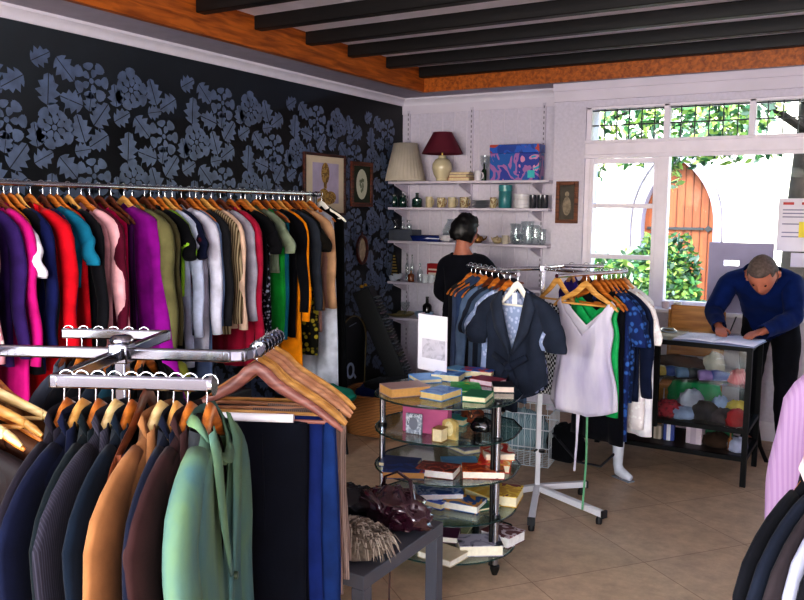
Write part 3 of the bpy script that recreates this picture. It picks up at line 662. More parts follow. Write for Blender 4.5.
def garment(name,cat,label,loc,rz,mat,half=.21,L_=.68,th=.02,sleeve='long',sl=.56,neck='round',neckd=.05,neckw=.075,hem=1.0,waist=1.0,fold=.006,hook=.06,seed=0,res=1,trim=None,lapel=None,buttons=None,lining=None,spread=.05,sw=.06,collar=None,tilt=0,drop=.0,group=None,tie=None,armhole=False,backd=.012,sleevemat=None,hemcurve=0):
    rg=random.Random(seed*13+5); ph=[rg.uniform(0,6.28) for _ in range(6)]
    t=thing(name,label,cat,loc,rz,group)
    if tilt: t.rotation_euler.y=tilt
    nl=int(14*res); hs=half*.94
    ux=[-1,-.985,-.93,-.82,-.68,-.54,-.42]; nn=neckw/hs
    us=sorted(set([-1,-.985,-.94,-.85,-.74,-.62,-.5]+[-nn*1.02,-nn*.85,-nn*.6,-nn*.3,0]))
    us=[u for u in us if u<=0]; us=us+[-u for u in reversed(us[:-1])]
    z0=-hook-.001-drop
    def zs(x):
        a=abs(x)/half; return z0-.012*(1-math.exp(-(x/.05)**2))-.088*a**1.25-.014*a**8
    def sheet(front):
        P=[]
        for i in range(nl+1):
            l=i/nl; row=[]
            wl=hs*(1+(hem-1)*l**1.2-(.16*math.exp(-((l-.13)/.09)**2) if sleeve=='none' and armhole else 0))*(1-(1-waist)*math.exp(-((l-.5)/.22)**2))
            for u in us:
                xt=u*hs; x=u*wl
                zt=zs(xt)
                if abs(u)<nn:
                    q=1-(abs(u)/nn)
                    dep=(neckd if front else backd)
                    zt-= dep*(q**(.9 if neck=='v' else .45))
                zb=z0-.02-L_+hemcurve*u*u
                z=zt+(zb-zt)*l
                edge=math.sqrt(max(0,1-abs(u)**9))
                hh=th*edge*min(1,.8+l*3)
                if abs(u)<nn: hh=max(hh,th*.9)
                f=fold*(.3+1.4*l)*(math.sin(u*7+ph[0]+l*1.5)+.6*math.sin(u*15+ph[1]-l*2))*edge
                f+=fold*.8*math.sin(l*9+ph[2]+u*3)*edge
                c_=fold*1.5*math.sin(u*3+ph[3])*l
                y=(-hh+f+c_) if front else (hh+f*.6+c_)
                row.append((x+fold*math.sin(l*6+ph[4])*l,y,z))
            P.append(row)
        return P
    F_=sheet(True); B_=sheet(False)
    for i in range(nl+1):   # join at the side seams
        for e in(0,-1):
            m_=tuple((F_[i][e][k]+B_[i][e][k])/2 for k in range(3)); F_[i][e]=m_; B_[i][e]=m_
    for j in range(len(us)):  # shoulder seam
        if abs(us[j])>=nn:
            m_=tuple((F_[0][j][k]+B_[0][j][k])/2 for k in range(3)); F_[0][j]=m_; B_[0][j]=m_
    mb=MB(); mb.grid(F_,0); mb.grid(B_,1 if lining else 0,True)
    mats=[mat]+([lining] if lining else [])
    body=mb.build('body',mats,t,smooth=180,weld=True,solid=.0025)
    if sleeve!='none':
        Ls={'long':sl,'short':.17,'puff':.17}[sleeve]
        for s_ in(-1,1):
            zt=zs(hs); n=int(7*res)+4; pts=[];rad=[]
            for fx,fz,fr,ft in ((hs*.50,zs(hs*.50)-sw*.30,.30,.80),(hs*.66,zs(hs*.66)-sw*.40+.003,.42,.92),(hs*.82,zs(hs*.82)-sw*.50+.004,.54,.98),(hs*.95,zs(hs*.95)-sw*.60+.003,.66,1.02),(hs+.014,zt-sw*.86,.80,1.03)):
                pts.append((s_*fx,0,fz)); rad.append((sw*fr,th*ft))
            for i in range(n+1):
                l=i/n
                x=s_*(hs+.030+spread*(1-(1-l)**2)*(.9 if sleeve!='long' else .75)); z=zt-sw*.70-.05-(Ls-.05)*l
                y=-.012*math.sin(l*2.2)*min(1,l*4)+fold*1.2*math.sin(l*8+ph[5]*s_)*min(1,l*4)
                q=(1-.36*l) if sleeve=='long' else (1-.12*l)
                if sleeve=='puff': q=.80+.32*math.sin(l*PI*.9)
                ww=1+.10*math.sin(l*13+ph[1]+s_)*(.5 if Ls>.3 else .3)
                pts.append((x,y,z)); rad.append((sw*.86*q*ww,th*1.03*(1-.2*l)*ww))
            # second ring turned 45 deg for a smooth shoulder
            mb=MB(); mb.tube(pts,rad,12,ref=(0,0,1),caps=False)
            so=mb.build('sleeve',sleevemat or mat,t,smooth=180,solid=.002)
            if sleeve=='long' and buttons:
                bb=MB(); e=pts[-2]; 
                for k in range(3): bb.lathe([(0,0),(.006,0),(.006,.003),(0,.003)],c=(0,0,0),seg=8)
    if collar:
        mb=MB(); n=14; P=[[],[],[]]
        for i in range(n+1):
            a=-PI*.5+ (2*PI)*i/n
            x=neckw*1.02*math.cos(a); yb=th*1.1*math.sin(a)
            fz=-(neckd*.55 if math.sin(a)<0 else .0)*max(0,-math.sin(a))
            zc=z0-.016+fz*.5
            P[0].append((x,yb,zc-.012)); P[1].append((x*.93,yb*1.0+.002,zc+.014)); P[2].append((x*1.12,yb*1.45,zc-.006))
        mb.grid(P); mb.build('collar',collar,t,smooth=180,solid=.0025,weld=True)
    if lapel:
        for s_ in(-1,1):
            zt=zs(neckw); yv=-th-.006
            zb=z0-neckd-.012
            # inner edge follows the V, outer edge has a notch
            inn=[(s_*neckw*.75,yv*.6,zt+.012),(s_*neckw*.72,yv,zt-.04),(s_*neckw*.45,yv-.004,zt-.04-(neckd-.04)*.45),(s_*.004,yv-.006,zb)]
            out=[(s_*(neckw+.008),yv*.5,zt+.0),(s_*(neckw+.045),yv-.003,zt-.065),(s_*(neckw+.01),yv-.006,zt-.04-(neckd-.04)*.5),(s_*.012,yv-.006,zb-.008)]
            mid=[((a[0]+b_[0])/2,min(a[1],b_[1])-.004,(a[2]+b_[2])/2) for a,b_ in zip(inn,out)]
            def dens(l):
                r=[]
                for a,b_ in zip(l[:-1],l[1:]):
                    for k in range(4): r.append(tuple(a[j]+(b_[j]-a[j])*k/4 for j in range(3)))
                return r+[l[-1]]
            MB().grid([dens(inn),dens(mid),dens(out)]).build('lapel',lapel,t,smooth=180,solid=.003)
        # front overlap
        MB().grid([[(.004+.0*i,-th-.009-fold,z0-neckd-.012-(L_-neckd-.02)*i/8) for i in range(9)],[(-.012,-th-.004-fold,z0-neckd-.012-(L_-neckd-.02)*i/8) for i in range(9)]]).build('front_edge',mat,t,smooth=180,solid=.003)
    if buttons:
        col_,nb,zst,dz=buttons
        for k in range(nb):
            MB().tube([(.018,-th-.006-fold*1.4,z0-zst-k*dz),(.018,-th-.014-fold*1.4,z0-zst-k*dz)],.0085,10).build('button',plain(col_,.35),t)
    if trim:
        pass
    if tie:
        tm,zt_,len_=tie
        MB().tube([(-half*.55,-th-.01,z0-zt_+.05),(0,-th-.02,z0-zt_),(half*.5,-th-.01,z0-zt_+.06)],[(.018,.008),(.022,.012),(.018,.008)],8,ref=(0,0,1)).build('waist_tie',tm,t,smooth=180)
        for s_ in(-1,1):
            MB().tube([(0,-th-.022,z0-zt_),(s_*.03,-th-.026,z0-zt_-.06),(s_*.05,-th-.02,z0-zt_-len_)],[(.014,.006),(.022,.006),(.026,.004)],8,ref=(1,0,0)).build('tie_end',tm,t,smooth=180)
        MB().tube([(-.02,-th-.025,z0-zt_+.014),(0,-th-.034,z0-zt_),(.02,-th-.025,z0-zt_-.012)],[.012,.02,.012],10).build('knot',tm,t,smooth=180)
    return t
def draped(name,cat,label,loc,rz,mat,w=.2,L_=.6,hook=.06,off=0,th=.012,L2=None,band=None,seed=0,legs=True):
    """trousers folded in half over the hanger's bar"""
    t=thing(name,label,cat,loc,rz); rg=random.Random(seed); ph=rg.uniform(0,6)
    zb=-hook-.142; L2=L2 or L_*.92; nz=14; P=[]
    prof=[]
    for i in range(nz+1): l=i/nz; prof.append((-th*(1+.8*l),zb-L_*(1-i/nz) if 0 else 0))
    path=[(-th*(1+.7*(1-i/nz)),zb-.004-L_*(1-i/nz)) for i in range(nz)]
    for k in range(7):
        a=PI-PI*k/6; path.append((th*math.cos(a),zb-.004+th*.7*math.sin(a)))
    path+=[(th*(1+.7*(i/nz)),zb-.004-L2*i/nz) for i in range(1,nz+1)]
    for (y,z) in path:
        row=[]
        for j in range(11):
            u=-1+2*j/10; d=max(0,(zb-z)/L_)
            row.append((off+u*w/2*(1+.10*d)+.006*math.sin(d*5+ph),y+.004*math.sin(u*5+ph+d*3)*(1+d),z+.006*math.sin(u*2+ph)*d))
        P.append(row)
    MB().grid(P).build('cloth',mat,t,smooth=180,solid=.004)
    if legs:
        MB().tube([(off,-th*1.05,zb-.03),(off+.004,-th*1.5,zb-L_*.5),(off,-th*1.75,zb-L_+.01)],.0022,6).build('leg_crease',mat,t)
    if band:
        MB().grid([[(off-w*.54,-th*1.85,zb-L_+.04),(off+w*.54,-th*1.85,zb-L_+.04)],[(off-w*.54,-th*1.85,zb-L_),(off+w*.54,-th*1.85,zb-L_)]]).build('waistband',band,t,solid=.004)
    return t

# ------------------------------------------------------------------ wall rail of clothes (left)
RX,RZ=-3.46,1.755
rr=thing('clothes_rail','long chrome clothes rail along the patterned wall','clothes rail',(RX,3.2,0))
MB().tube([(0,-3.2,RZ),(0,1.46,RZ)],.013,12).build('rail',chrome(),rr)
MB().tube([(0,1.445,RZ),(0,1.485,RZ)],.019,12).build('end_cap',chrome('#9a9ca3'),rr)
for yy in(-3.1,1.40): 
    MB().tube([(.03,yy,0.03),(.03,yy,RZ-.02)],.012,10).tube([(-.2,yy,.03),(.24,yy,.03)],.015,10).tube([(.03,yy,RZ-.02),(0,yy,RZ)],.012,8).build('upright',plain('#1b1c20',.35),rr)
C=fabric
rail=[ # px of the sleeve edge at mid height, kind, spec
 (-42,'shirt','black cotton shirt at far left of the wall rail',dict(mat=C('#1a1a20'),L_=.75)),
 (-22,'shirt','purple flowered blouse near the left edge of the wall rail',dict(mat=C('#4a2566','print','#a05a80',40),L_=.6)),
 (-6,'shirt','dusty pink patterned shirt at the left edge of the photo',dict(mat=C('#c98a96','print','#efe0dc',36),L_=.95)),
 (10,'shirt','dark violet blouse left of the magenta cardigan',dict(mat=C('#35205a'),L_=.72)),
 (26,'cardigan','long bright magenta cardigan next to the violet blouse',dict(mat=C('#c01878'),L_=1.0,sl=.6)),
 (33,'t_shirt','white short-sleeved top beside the magenta cardigan',dict(mat=C('#dcd8e6'),L_=.55,sleeve='short',drop=.05)),
 (38,'jacket','black jacket between the white top and navy blouse',dict(mat=C('#101015'),L_=.78)),
 (46,'shirt','navy blouse just left of the scarlet coat',dict(mat=C('#141a48'),L_=.78)),
 (60,'coat','long scarlet coat on the wall rail',dict(mat=C('#c80f22'),L_=1.0,neck='v',neckd=.16,lapel=C('#c80f22'),sl=.62,th=.03)),
 (72,'shirt','dark blue and red print blouse right of the scarlet coat',dict(mat=C('#101a50','print','#b01830',30),L_=.8)),
 (80,'scarf_top','teal blue top between the print blouse and the red dress',dict(mat=C('#156a86'),L_=.4,sleeve='short')),
 (86,'dress','plain red dress right of the teal top',dict(mat=C('#cf1626'),L_=.95,sleeve='none',hem=1.1)),
 (98,'jacket','black jacket left of the pale pink cardigan',dict(mat=C('#15151a'),L_=.85,neck='v',neckd=.16,lapel=C('#15151a'))),
 (110,'cardigan','pale pink long-sleeved cardigan on the wall rail',dict(mat=C('#e0a7ae'),L_=.8,sl=.62,neck='v',neckd=.2)),
 (118,'shirt','dark maroon blouse right of the pale pink cardigan',dict(mat=C('#4e0c24'),L_=.62)),
 (128,'dress','deep crimson pink dress beside the maroon blouse',dict(mat=C('#b01050'),L_=.85,sleeve='none',hem=1.0)),
 (139,'dress','dark purple pleated dress left of the violet dress',dict(mat=C('#42104c','stripe','#280830',14),L_=.98,sleeve='none',hem=1.15,fold=.012)),
 (152,'dress','wide violet magenta flared dress, broadest on the wall rail',dict(mat=C('#8a128a'),L_=1.02,sleeve='none',hem=1.75,fold=.016,th=.034,half=.235)),
 (160,'coat','olive green long coat right of the violet dress',dict(mat=C('#646040'),half=.235,L_=1.05,sl=.65,neck='v',neckd=.18,lapel=C('#646040'),th=.032)),
 (172,'coat','second olive coat, thinner and darker, on the wall rail',dict(mat=C('#4f4a32'),L_=1.0,sl=.62)),
 (178,'jacket','black blazer behind the lime green top',dict(mat=C('#0c0c10'),L_=.8,neck='v',neckd=.16,lapel=C('#0c0c10'),sleeve='short')),
 (186,'t_shirt','lime green short-sleeved top on the wall rail',dict(mat=C('#9ac93c'),L_=.5,sleeve='short')),
 (192,'shirt','pale blue white shirt half hidden behind the black blazer',dict(mat=C('#b9c0da'),L_=.9,sl=.6,half=.19)),
 (199,'t_shirt','navy short-sleeved top with a small red print',dict(mat=C('#10142c','print','#7a1f20',14),L_=.72,sleeve='short')),
 (208,'shirt','white long-sleeved blouse in the middle of the wall rail',dict(mat=C('#d6d4e4'),L_=.82,sl=.6,th=.03)),
 (216,'trousers','faded pale denim jacket below the white blouse',dict(mat=C('#7f93b5','denim','#566a90'),L_=1.02,half=.18)),
 (222,'jacket','charcoal jacket right of the white blouse',dict(mat=C('#1c1c20'),L_=.72)),
 (229,'shirt','beige and brown striped shirt on the wall rail',dict(mat=C('#a8987c','stripe','#54442f',22),L_=.75)),
 (237,'cardigan','cream peach cardigan left of the crimson jacket',dict(mat=C('#d5b49e'),L_=.72,sl=.6)),
 (246,'cardigan','pale grey cardigan tucked against the crimson jacket',dict(mat=C('#a5a0ae'),L_=.7,half=.19)),
 (256,'jacket','crimson red jacket with long sleeves on the wall rail',dict(mat=C('#a51c3c'),L_=.98,sl=.68,neck='v',neckd=.15,lapel=C('#a51c3c'),th=.032)),
 (266,'shirt','black short-sleeved blouse right of the crimson jacket',dict(mat=C('#0e0e12'),L_=.5,sleeve='short')),
 (270,'top','black and silver sequinned top on the wall rail',dict(mat=C('#16161c','sequin','#a8b0c0',50),L_=.9,sleeve='none')),
 (281,'t_shirt','grey green t-shirt with wide short sleeves',dict(mat=C('#76806c'),L_=.42,sleeve='short',spread=.09)),
 (284,'dress','bright green dress hanging under the grey green t-shirt',dict(mat=C('#1a8a34'),L_=.82,sleeve='none',half=.2)),
 (290,'dress','petrol blue dress beside the bright green dress',dict(mat=C('#105668'),L_=.85,sleeve='none')),
 (297,'shirt','black blouse left of the amber cardigan',dict(mat=C('#0c0c12'),L_=.85)),
 (303,'cardigan','amber yellow long cardigan on the wall rail',dict(mat=C('#e88a0c'),L_=1.05,sl=.62)),
 (308,'jacket','dark slate jacket behind the black short-sleeved top',dict(mat=C('#2a2f38'),L_=.7)),
 (314,'t_shirt','black short-sleeved top near the right end of the wall rail',dict(mat=C('#14120f'),L_=.5,sleeve='short',spread=.10,th=.03)),
 (318,'dress','black dress with gold flecks near the rail end',dict(mat=C('#14140e','print','#a09030',26),L_=1.0,sleeve='none')),
 (322,'shirt','sandy beige shirt near the rail end',dict(mat=C('#b58d6c'),L_=.7)),
 (326,'shirt','dusty rose shirt beside the long white dress',dict(mat=C('#a87f74'),L_=.85,half=.18)),
 (329,'dress','long white dress at the end of the wall rail',dict(mat=C('#d2d4de'),L_=1.28,sleeve='none',hem=1.25)),
]
NAMEFIX={'scarf_top':'top','trousers':'jacket'}
# even out along the rail: y from sight line to sleeve edge
ys=[]
for i,(px,kd,lb,sp) in enumerate(rail): ys.append(onX(px,280,RX+.20).y)
for i in range(1,len(ys)): ys[i]=max(ys[i],ys[i-1]+.037)
ys[-1]+=.05; YSOFF=0
for i,(px,kd,lb,sp) in enumerate(rail):
    sp=dict(sp); mt=sp.pop('mat'); nm=NAMEFIX.get(kd,kd)
    th=sp.pop('th',.021); hf=sp.pop('half',.20+.008*((i*7)%3))
    rz=R((-4,3,-7,5,0,-3,6)[i%7])
    g=garment(nm,nm.replace('_','-'),lb,(RX,ys[i],RZ+.012),rz,mt,half=hf,th=th,seed=i,hook=.065,sw=.055,fold=sp.pop('fold',.0085),drop=sp.pop('drop',.011),**sp)
    hanger((RX,ys[i],RZ+.0155),rz,('orange','orange','light','orange','dark')[i%5] if i not in(14,15,16) else 'dark','wooden hanger carrying the '+lb,hook=.065,thick=.007,group='hangers on the wall rail',bar=(i%2==0))
# empty hangers crowding the rail
gaps=[3.02,3.12]
# black cover hanging from stand at the rail's end
g=garment('dress','dress','black full-length dress hanging past the end of the wall rail',(RX+.03,ys[-1]+.09,RZ+.012),0,C('#060608'),half=.2,L_=1.35,th=.03,sleeve='none',hem=1.15,hook=.065,seed=77)
hanger((RX+.03,ys[-1]+.09,RZ+.0155),0,'white','white hanger carrying the black full-length dress',hook=.065)

# second low row of clothes glimpsed under the first
for i,(px,py,h,lb,lw) in enumerate([(160,365,'#a8b04a','yellow green top lying on the floor box under the rail',.3)]): 
    o=MB().lathe([(0,0),(.16,.01),(.2,.08),(.16,.2),(.08,.26),(0,.27)],seg=24,wob=.06,nw=7).build('bundled_blouse',C(h),loc=(-3.3,3.0,.62),smooth=180); tag(o,'yellow green bundled top resting on the dark chest under the wall rail','top')
t=thing('storage_chest','dark low storage chest beneath the wall rail clothes','chest',(-3.42,2.95,0))
MB().span((-.3,-.6,.04),(.3,.6,.57)).build('chest_body',plain('#141317',.6),t,bevel=.01)
MB().span((-.31,-.61,.57),(.31,.61,.62)).build('chest_lid',plain('#1b1a1f',.55),t,bevel=.01)
for x in(-.26,.26):
    for y in(-.55,.55): MB().span((x-.02,y-.02,0),(x+.02,y+.02,.04)).build('foot',plain('#0c0c0e',.6),t)

# ------------------------------------------------------------------ four-way chrome rack (front left)
U=Vector((.90,.436,0)).normalized(); V=Vector((-.436,.90,0)).normalized()
PC=Vector((-1.635,1.385,0)); ZR=1.30
rk=thing('four_way_rack','chrome four-way clothes rack with square arms, front left','clothes rack',PC)
CH=chrome('#9c9ea8',.13)
def W3(a,b_,z=ZR): return U*a+V*b_+Vector((0,0,z))
ha=.036;hw=.022
def arm(parent,pts,zc=ZR-.014,w_=.020,h_=.030,mat=None,name='arm'):
    mb=MB()
    for a,b_ in zip(pts[:-1],pts[1:]): mb.bar(a+Vector((0,0,zc)),b_+Vector((0,0,zc)),w_,h_)
    for p in pts[1:-1]: mb.box((p.x,p.y,zc),(w_*1.1,w_*1.1,h_),math.atan2(.436,.90))
    return mb.build(name,mat or CH,parent,bevel=.005)
arm(rk,[U*0,V*-.33,V*-.33+U*.335])
arm(rk,[U*0,U*.27,U*.305+V*.015,U*.32+V*.05,U*.32+V*.34])
arm(rk,[U*0,V*.30,V*.30-U*.31])
arm(rk,[U*0,-U*.36,-U*.36-V*.36])
MB().box((0,0,ZR-.012),(.05,.05,.05),.38).lathe([(.028,0),(.03,.01),(.022,.02),(0,.022)],c=(0,0,ZR+.012),seg=14).build('hub',CH,rk,bevel=.004)
MB().box((0,0,.68),(.03,.03,1.22),.38).build('post',CH,rk,bevel=.004)
for s_,D in((1,U),(-1,U),(1,V),(-1,V)):
    MB().bar(D*s_*.02+Vector((0,0,.07)),D*s_*.42+Vector((0,0,.07)),.03,.03).build('base_leg',CH,rk,bevel=.004)
    MB().lathe([(0,0),(.02,.005),(.024,.025),(.02,.05),(0,.055)],c=tuple(D*s_*.40),seg=12).build('castor',plain('#1a1a1c',.5),rk)
# end caps and beaded stops
e=V*-.33+U*.335
MB().tube([e+Vector((0,0,ZR-.014)),e+U*.008+Vector((0,0,ZR-.014))],.024,14).build('end_cap',CH,rk)
e=U*.40+V*.36
for i in range(7):
    p=U*.32+V*(.10+.035*i)
    MB().tube([p+V*-.006+Vector((0,0,ZR-.012)),p+V*.006+Vector((0,0,ZR-.012))],.022,12).build('stop_ring',CH,rk)
zt=ZR+.0035
def rackp(a,b_): p=PC+U*a+V*b_; return (p.x,p.y,zt)
TH=0  # local x along V, front toward +U
TH=PI/2+math.atan2(.436,.90)
fr=[(.025,'#1b1720','dark plum grey wool suit jacket, leftmost on the front rack arm','orange',{}),
 (.058,'#0d1228','navy suit jacket, second from left on the front rack arm','light',{}),
 (.094,'#0a1216','bottle black suit jacket, third on the front rack arm','orange',{}),
 (.130,'#222029','grey pinstriped suit jacket, fourth on the front rack arm','pale',dict(p='pin',c2='#33313c')),
 (.166,'#08121e','blue black suit jacket beside the pinstriped one','dark',{}),
 (.228,'#855a38','tan brown suede jacket on the front rack arm','pale',{}),
 (.262,'#0b1020','midnight navy blazer right of the tan jacket','light',{}),
 (.292,'#301c1c','chocolate brown jacket left of the green linen jacket','orange',{})]
for i,(a,c_,lb,hk,ex) in enumerate(fr):
    mt=fabric(c_,ex.get('p','plain'),ex.get('c2'),60)
    L0=rackp(a,-.33); rz=TH+R((2,-2,3,-3,1,-4,3,-2)[i])
    garment('suit_jacket','jacket',lb,L0,rz,mt,half=.225,L_=.78,th=.0165,sleeve='long',sl=.60,neck='v',neckd=.30,neckw=.08,hook=.064,res=2,seed=30+i,lapel=mt,collar=mt,fold=.0036,sw=.085,spread=.045,buttons=(c_,2,.34,.1))
    hanger((L0[0],L0[1],zt+.003),rz,hk if hk!='dark' else 'orange','rounded wooden suit hanger inside the '+lb.split(',')[0].replace(' on the front rack arm',''),w=.21,hook=.062,bar=False,thick=.0105,style='suit',group='suit hangers on the front rack arm')
# denim hung from a clip hanger
p=rackp(.198,-.33)
draped('jeans','jeans','dark blue jeans hanging between blue black jacket and tan jacket',p,TH,C('#14254a','denim','#0b1430'),w=.24,L_=.75,hook=.0,th=.009,seed=4)
hanger(p[:2]+(zt+.003,),TH,'dark','slim dark hanger holding the dark blue jeans on the front rack',w=.19,hook=.03,thick=.004)
# green linen jacket, turned to the room
p=rackp(.335,-.335); GRN=C('#5f7854','linen','#466667')
garment('linen_jacket','jacket','sage green linen jacket with notched lapels, end of the front rack arm',p,TH+R(4),GRN,half=.215,L_=.80,th=.028,sl=.60,neck='v',neckd=.34,neckw=.075,hook=.064,res=2,seed=51,lapel=GRN,collar=GRN,fold=.005,sw=.07,spread=.025,lining=C('#2a2c30'),buttons=('#3a4a38',2,.37,.11))
hanger((p[0],p[1],zt+.003),TH+R(4),'orange','orange wooden hanger inside the sage green linen jacket',w=.2,hook=.062,bar=False,thick=.011,style='suit')
# bare hangers with trousers on the right arm
TU=math.atan2(.436,.90)
hs_=[(.085,'plum','plum brown wooden hanger, nearest on the curved right arm',0,.235),(.135,'light','honey coloured wooden hanger behind the plum one',2,.235),(.165,'light','second honey coloured hanger on the right arm',-2,.235),(.215,'pink','pinkish wooden hanger, fourth on the right arm',3,.235),(.265,'pink','fifth hanger on the right arm, pinkish wood',-1,.235),(.315,'light','farthest hanger on the curved right arm',1,.235)]
for i,(b_,k_,lb,dg,w_) in enumerate(hs_):
    p=rackp(.32,b_); hanger((p[0],p[1],zt+.006),TU+R(dg),k_,lb,w=.225,hook=.055,bar=True,thick=.010,style='bare',group='bare hangers on the curved right arm')
tr_=[(.085,'#0b0e18','plain',None,'black trousers folded over the plum brown hanger',.20,.72,.02),(.135,'#16265c','plain',None,'royal blue trousers folded over the honey coloured hanger',.20,.85,.055),(.165,'#1f3d78','denim','#14254e','blue jeans folded behind the royal blue trousers',.20,.80,.085),(.215,'#7d6a64','cord','#55463f','taupe corduroy trousers on the pinkish hanger',.22,.50,.075),(.265,'#8f7c74','cord','#67574f','lighter taupe corduroy trousers on the fifth hanger',.20,.48,.095)]
for i,(b_,c_,pt,c2,lb,w_,L2,off) in enumerate(tr_):
    p=rackp(.32,b_); draped('trousers','trousers',lb,(p[0],p[1],zt+.001),TU,fabric(c_,pt,c2,55),w=w_+.02,L_=L2,hook=.062,off=off,th=.013,seed=60+i)
p=rackp(.32,.085)
o=MB().tube([(-.11,-.0,0),(.10,0,0)],.0115,12).build('card_tube',plain('#eeeef2',.5),loc=(p[0]-V.x*.012,p[1]-V.y*.012,zt-.190),rz=TU); tag(o,'white cardboard tube on the bar above the black trousers','tube')
# left arm: bare hangers with brown jackets
for i,(b_,k_,lb) in enumerate([(-.06,'pale','pale wooden hanger at left edge, farthest of three'),(-.13,'light','light wooden hanger at left edge, middle of three'),(-.20,'pale','pale wooden hanger at left edge, nearest of three')]):
    p=rackp(-.36,b_); hanger((p[0],p[1],zt+.003),TU+R(5-5*i),k_,lb,w=.215,hook=.062,bar=True,thick=.009,group='hangers at the left edge')
for i,(b_,c_,lb) in enumerate([(.01,'#6a4526','tan brown leather jacket at left edge behind the bare hangers'),(-.09,'#4a2c1c','dark brown jacket at the left edge of the photo'),(-.165,'#1a1214','near black jacket lowest at the left edge')]):
    p=rackp(-.36,b_); garment('jacket','jacket',lb,(p[0],p[1],zt-.02-.03*i),TU,fabric(c_,rough=.55),half=.20,L_=.75,th=.02,sl=.58,neck='v',neckd=.2,hook=.087,res=1.4,seed=90+i,sw=.075,lapel=fabric(c_,rough=.55))
    hanger((p[0],p[1],zt+.0),TU,'orange','orange hanger inside the '+lb,w=.19,hook=.085,bar=False,thick=.008)
# back arm: dark suits
for i,(a,c_,lb) in enumerate([(-.29,'#4a505c','slate grey suit jacket on the rear rack arm'),(-.245,'#16171c','charcoal jacket second on the rear rack arm'),(-.20,'#0e1014','black jacket third on the rear rack arm'),(-.155,'#1c2430','dark blue jacket fourth on the rear rack arm'),(-.11,'#123440','dark teal jacket fifth on the rear rack arm'),(-.065,'#0c0d10','black velvet jacket nearest the rear arm corner')]):
    p=rackp(a,.30); garment('suit_jacket','jacket',lb,(p[0],p[1],zt),TH,fabric(c_),half=.21,L_=.78,th=.018,sl=.58,neck='v',neckd=.25,hook=.067,res=1.4,seed=110+i,sw=.08,lapel=fabric(c_))
    hanger((p[0],p[1],zt+.002),TH,'orange' if i%2 else 'dark','hanger inside the '+lb.replace(' on the rear rack arm','')+', rear rack arm',w=.20,hook=.065,bar=False,thick=.009,style='suit',group='hangers on the rear rack arm')
# right-hand rack piece: stack of dark knitwear behind trousers
# ------------------------------------------------------------------ grey side table, bag, scarf
tbn=thing('side_table','square dark grey side table carrying a handbag and a shaggy scarf','table',(-1.69,2.44,0))
GREY=plain('#4d4f58',.45,0,.06)
MB().span((-.275,-.28,.40),(.275,.28,.45)).build('tabletop',GREY,tbn,bevel=.003)
for x in(-1,1):
    for y in(-1,1): MB().span((x*.25-.025,y*.255-.025,0),(x*.25+.025,y*.255+.025,.40)).build('leg',GREY,tbn,bevel=.002)
def blob(c,r,seg=28,rows=14,amp=.12,freq=3,seed=0,flatbase=True):
    mb=MB();P=[]
    for i in range(rows+1):
        ph=PI*i/rows; row=[]
        for j in range(seg+1):
            a=2*PI*j/seg; d=Vector((math.sin(ph)*math.cos(a),math.sin(ph)*math.sin(a),math.cos(ph)))
            q=1+amp*noise.noise(d*freq+Vector((seed,seed*2,0)))*2
            x,y,z=d.x*r[0]*q,d.y*r[1]*q,d.z*r[2]*q
            if flatbase: z=max(z,-r[2]*.45)
            row.append((c[0]+x,c[1]+y,c[2]+z))
        P.append(row)
    mb.grid(P); return mb
MAROON=plain('#30101e',.16,0,.25,8,spec=.8,coat=.8)
hb=thing('handbag','glossy maroon patent handbag with looped strap on the grey table','handbag',(-1.56,2.60,.452),R(-15))
blob((0,0,.055),(.17,.09,.085),40,20,.16,4.5,3).build('bag_body',MAROON,hb,smooth=180,weld=True)
MB().tube([(-.10,.02,.10),(-.09,.03,.16),(-.03,.04,.19),(.05,.03,.175),(.10,.0,.11),(.12,-.02,.06)],[(.011,.004)]*6,8,ref=(0,1,0)).build('strap',MAROON,hb,smooth=180)
MB().tube([(-.12,-.07,.09),(-.05,-.085,.10),(.04,-.085,.075),(.11,-.075,.05)],[.004]*4,6).build('zip',plain('#8a7a80',.25,.8),hb)
MB().tube([(-.14,-.04,.10),(-.06,-.085,.125),(.0,-.09,.10),(.02,-.085,.05)],[.012,.016,.014,.010],8).tube([(.13,-.02,.08),(.08,-.08,.10),(.05,-.09,.05)],[.012,.014,.01],8).build('gathered_fold',MAROON,hb,smooth=180)
MB().tube([(.06,-.085,.04),(.09,-.12,.01),(.12,-.14,-.06),(.125,-.15,-.22),(.10,-.16,-.30)],.004,6).build('hanging_tie',MAROON,hb)
dg=blob((0,0,.04),(.13,.11,.06),32,14,.2,5,9).build('shiny_top',plain('#10141c',.25,0,.3,20,spec=.7),loc=(-1.80,2.62,.452),smooth=180,weld=True); tag(dg,'bundled shiny black top behind the maroon handbag on the grey table','top')
sc=thing('shaggy_scarf','shaggy beige grey fringed scarf heaped on the grey table','scarf',(-1.58,2.31,.452))
blob((0,0,.035),(.155,.105,.06),36,14,.15,4,5).build('scarf_body',plain('#7d7063',.95,0,.4,40),sc,smooth=180,weld=True)
mb=MB(); rg=random.Random(9)
for i in range(520):
    a=rg.uniform(0,2*PI); q=math.sqrt(rg.random()); x=.165*q*math.cos(a); y=.105*q*math.sin(a); z=.035+.06*math.sqrt(max(0,1-q*q))
    dx,dy=math.cos(a)*.8+rg.uniform(-.5,.5)+.4,math.sin(a)*.8+rg.uniform(-.5,.5)-.4; n_=math.hypot(dx,dy)+1e-6; dx/=n_;dy/=n_; ln=rg.uniform(.03,.06)
    pts=[(x,y,z),(x+dx*ln*.5,y+dy*ln*.5,max(.008,z+.008)),(x+dx*ln,y+dy*ln,max(.006,z-.025))]
    mb.tube(pts,[.0032,.0028,.0012],4,mi=rg.randrange(3))
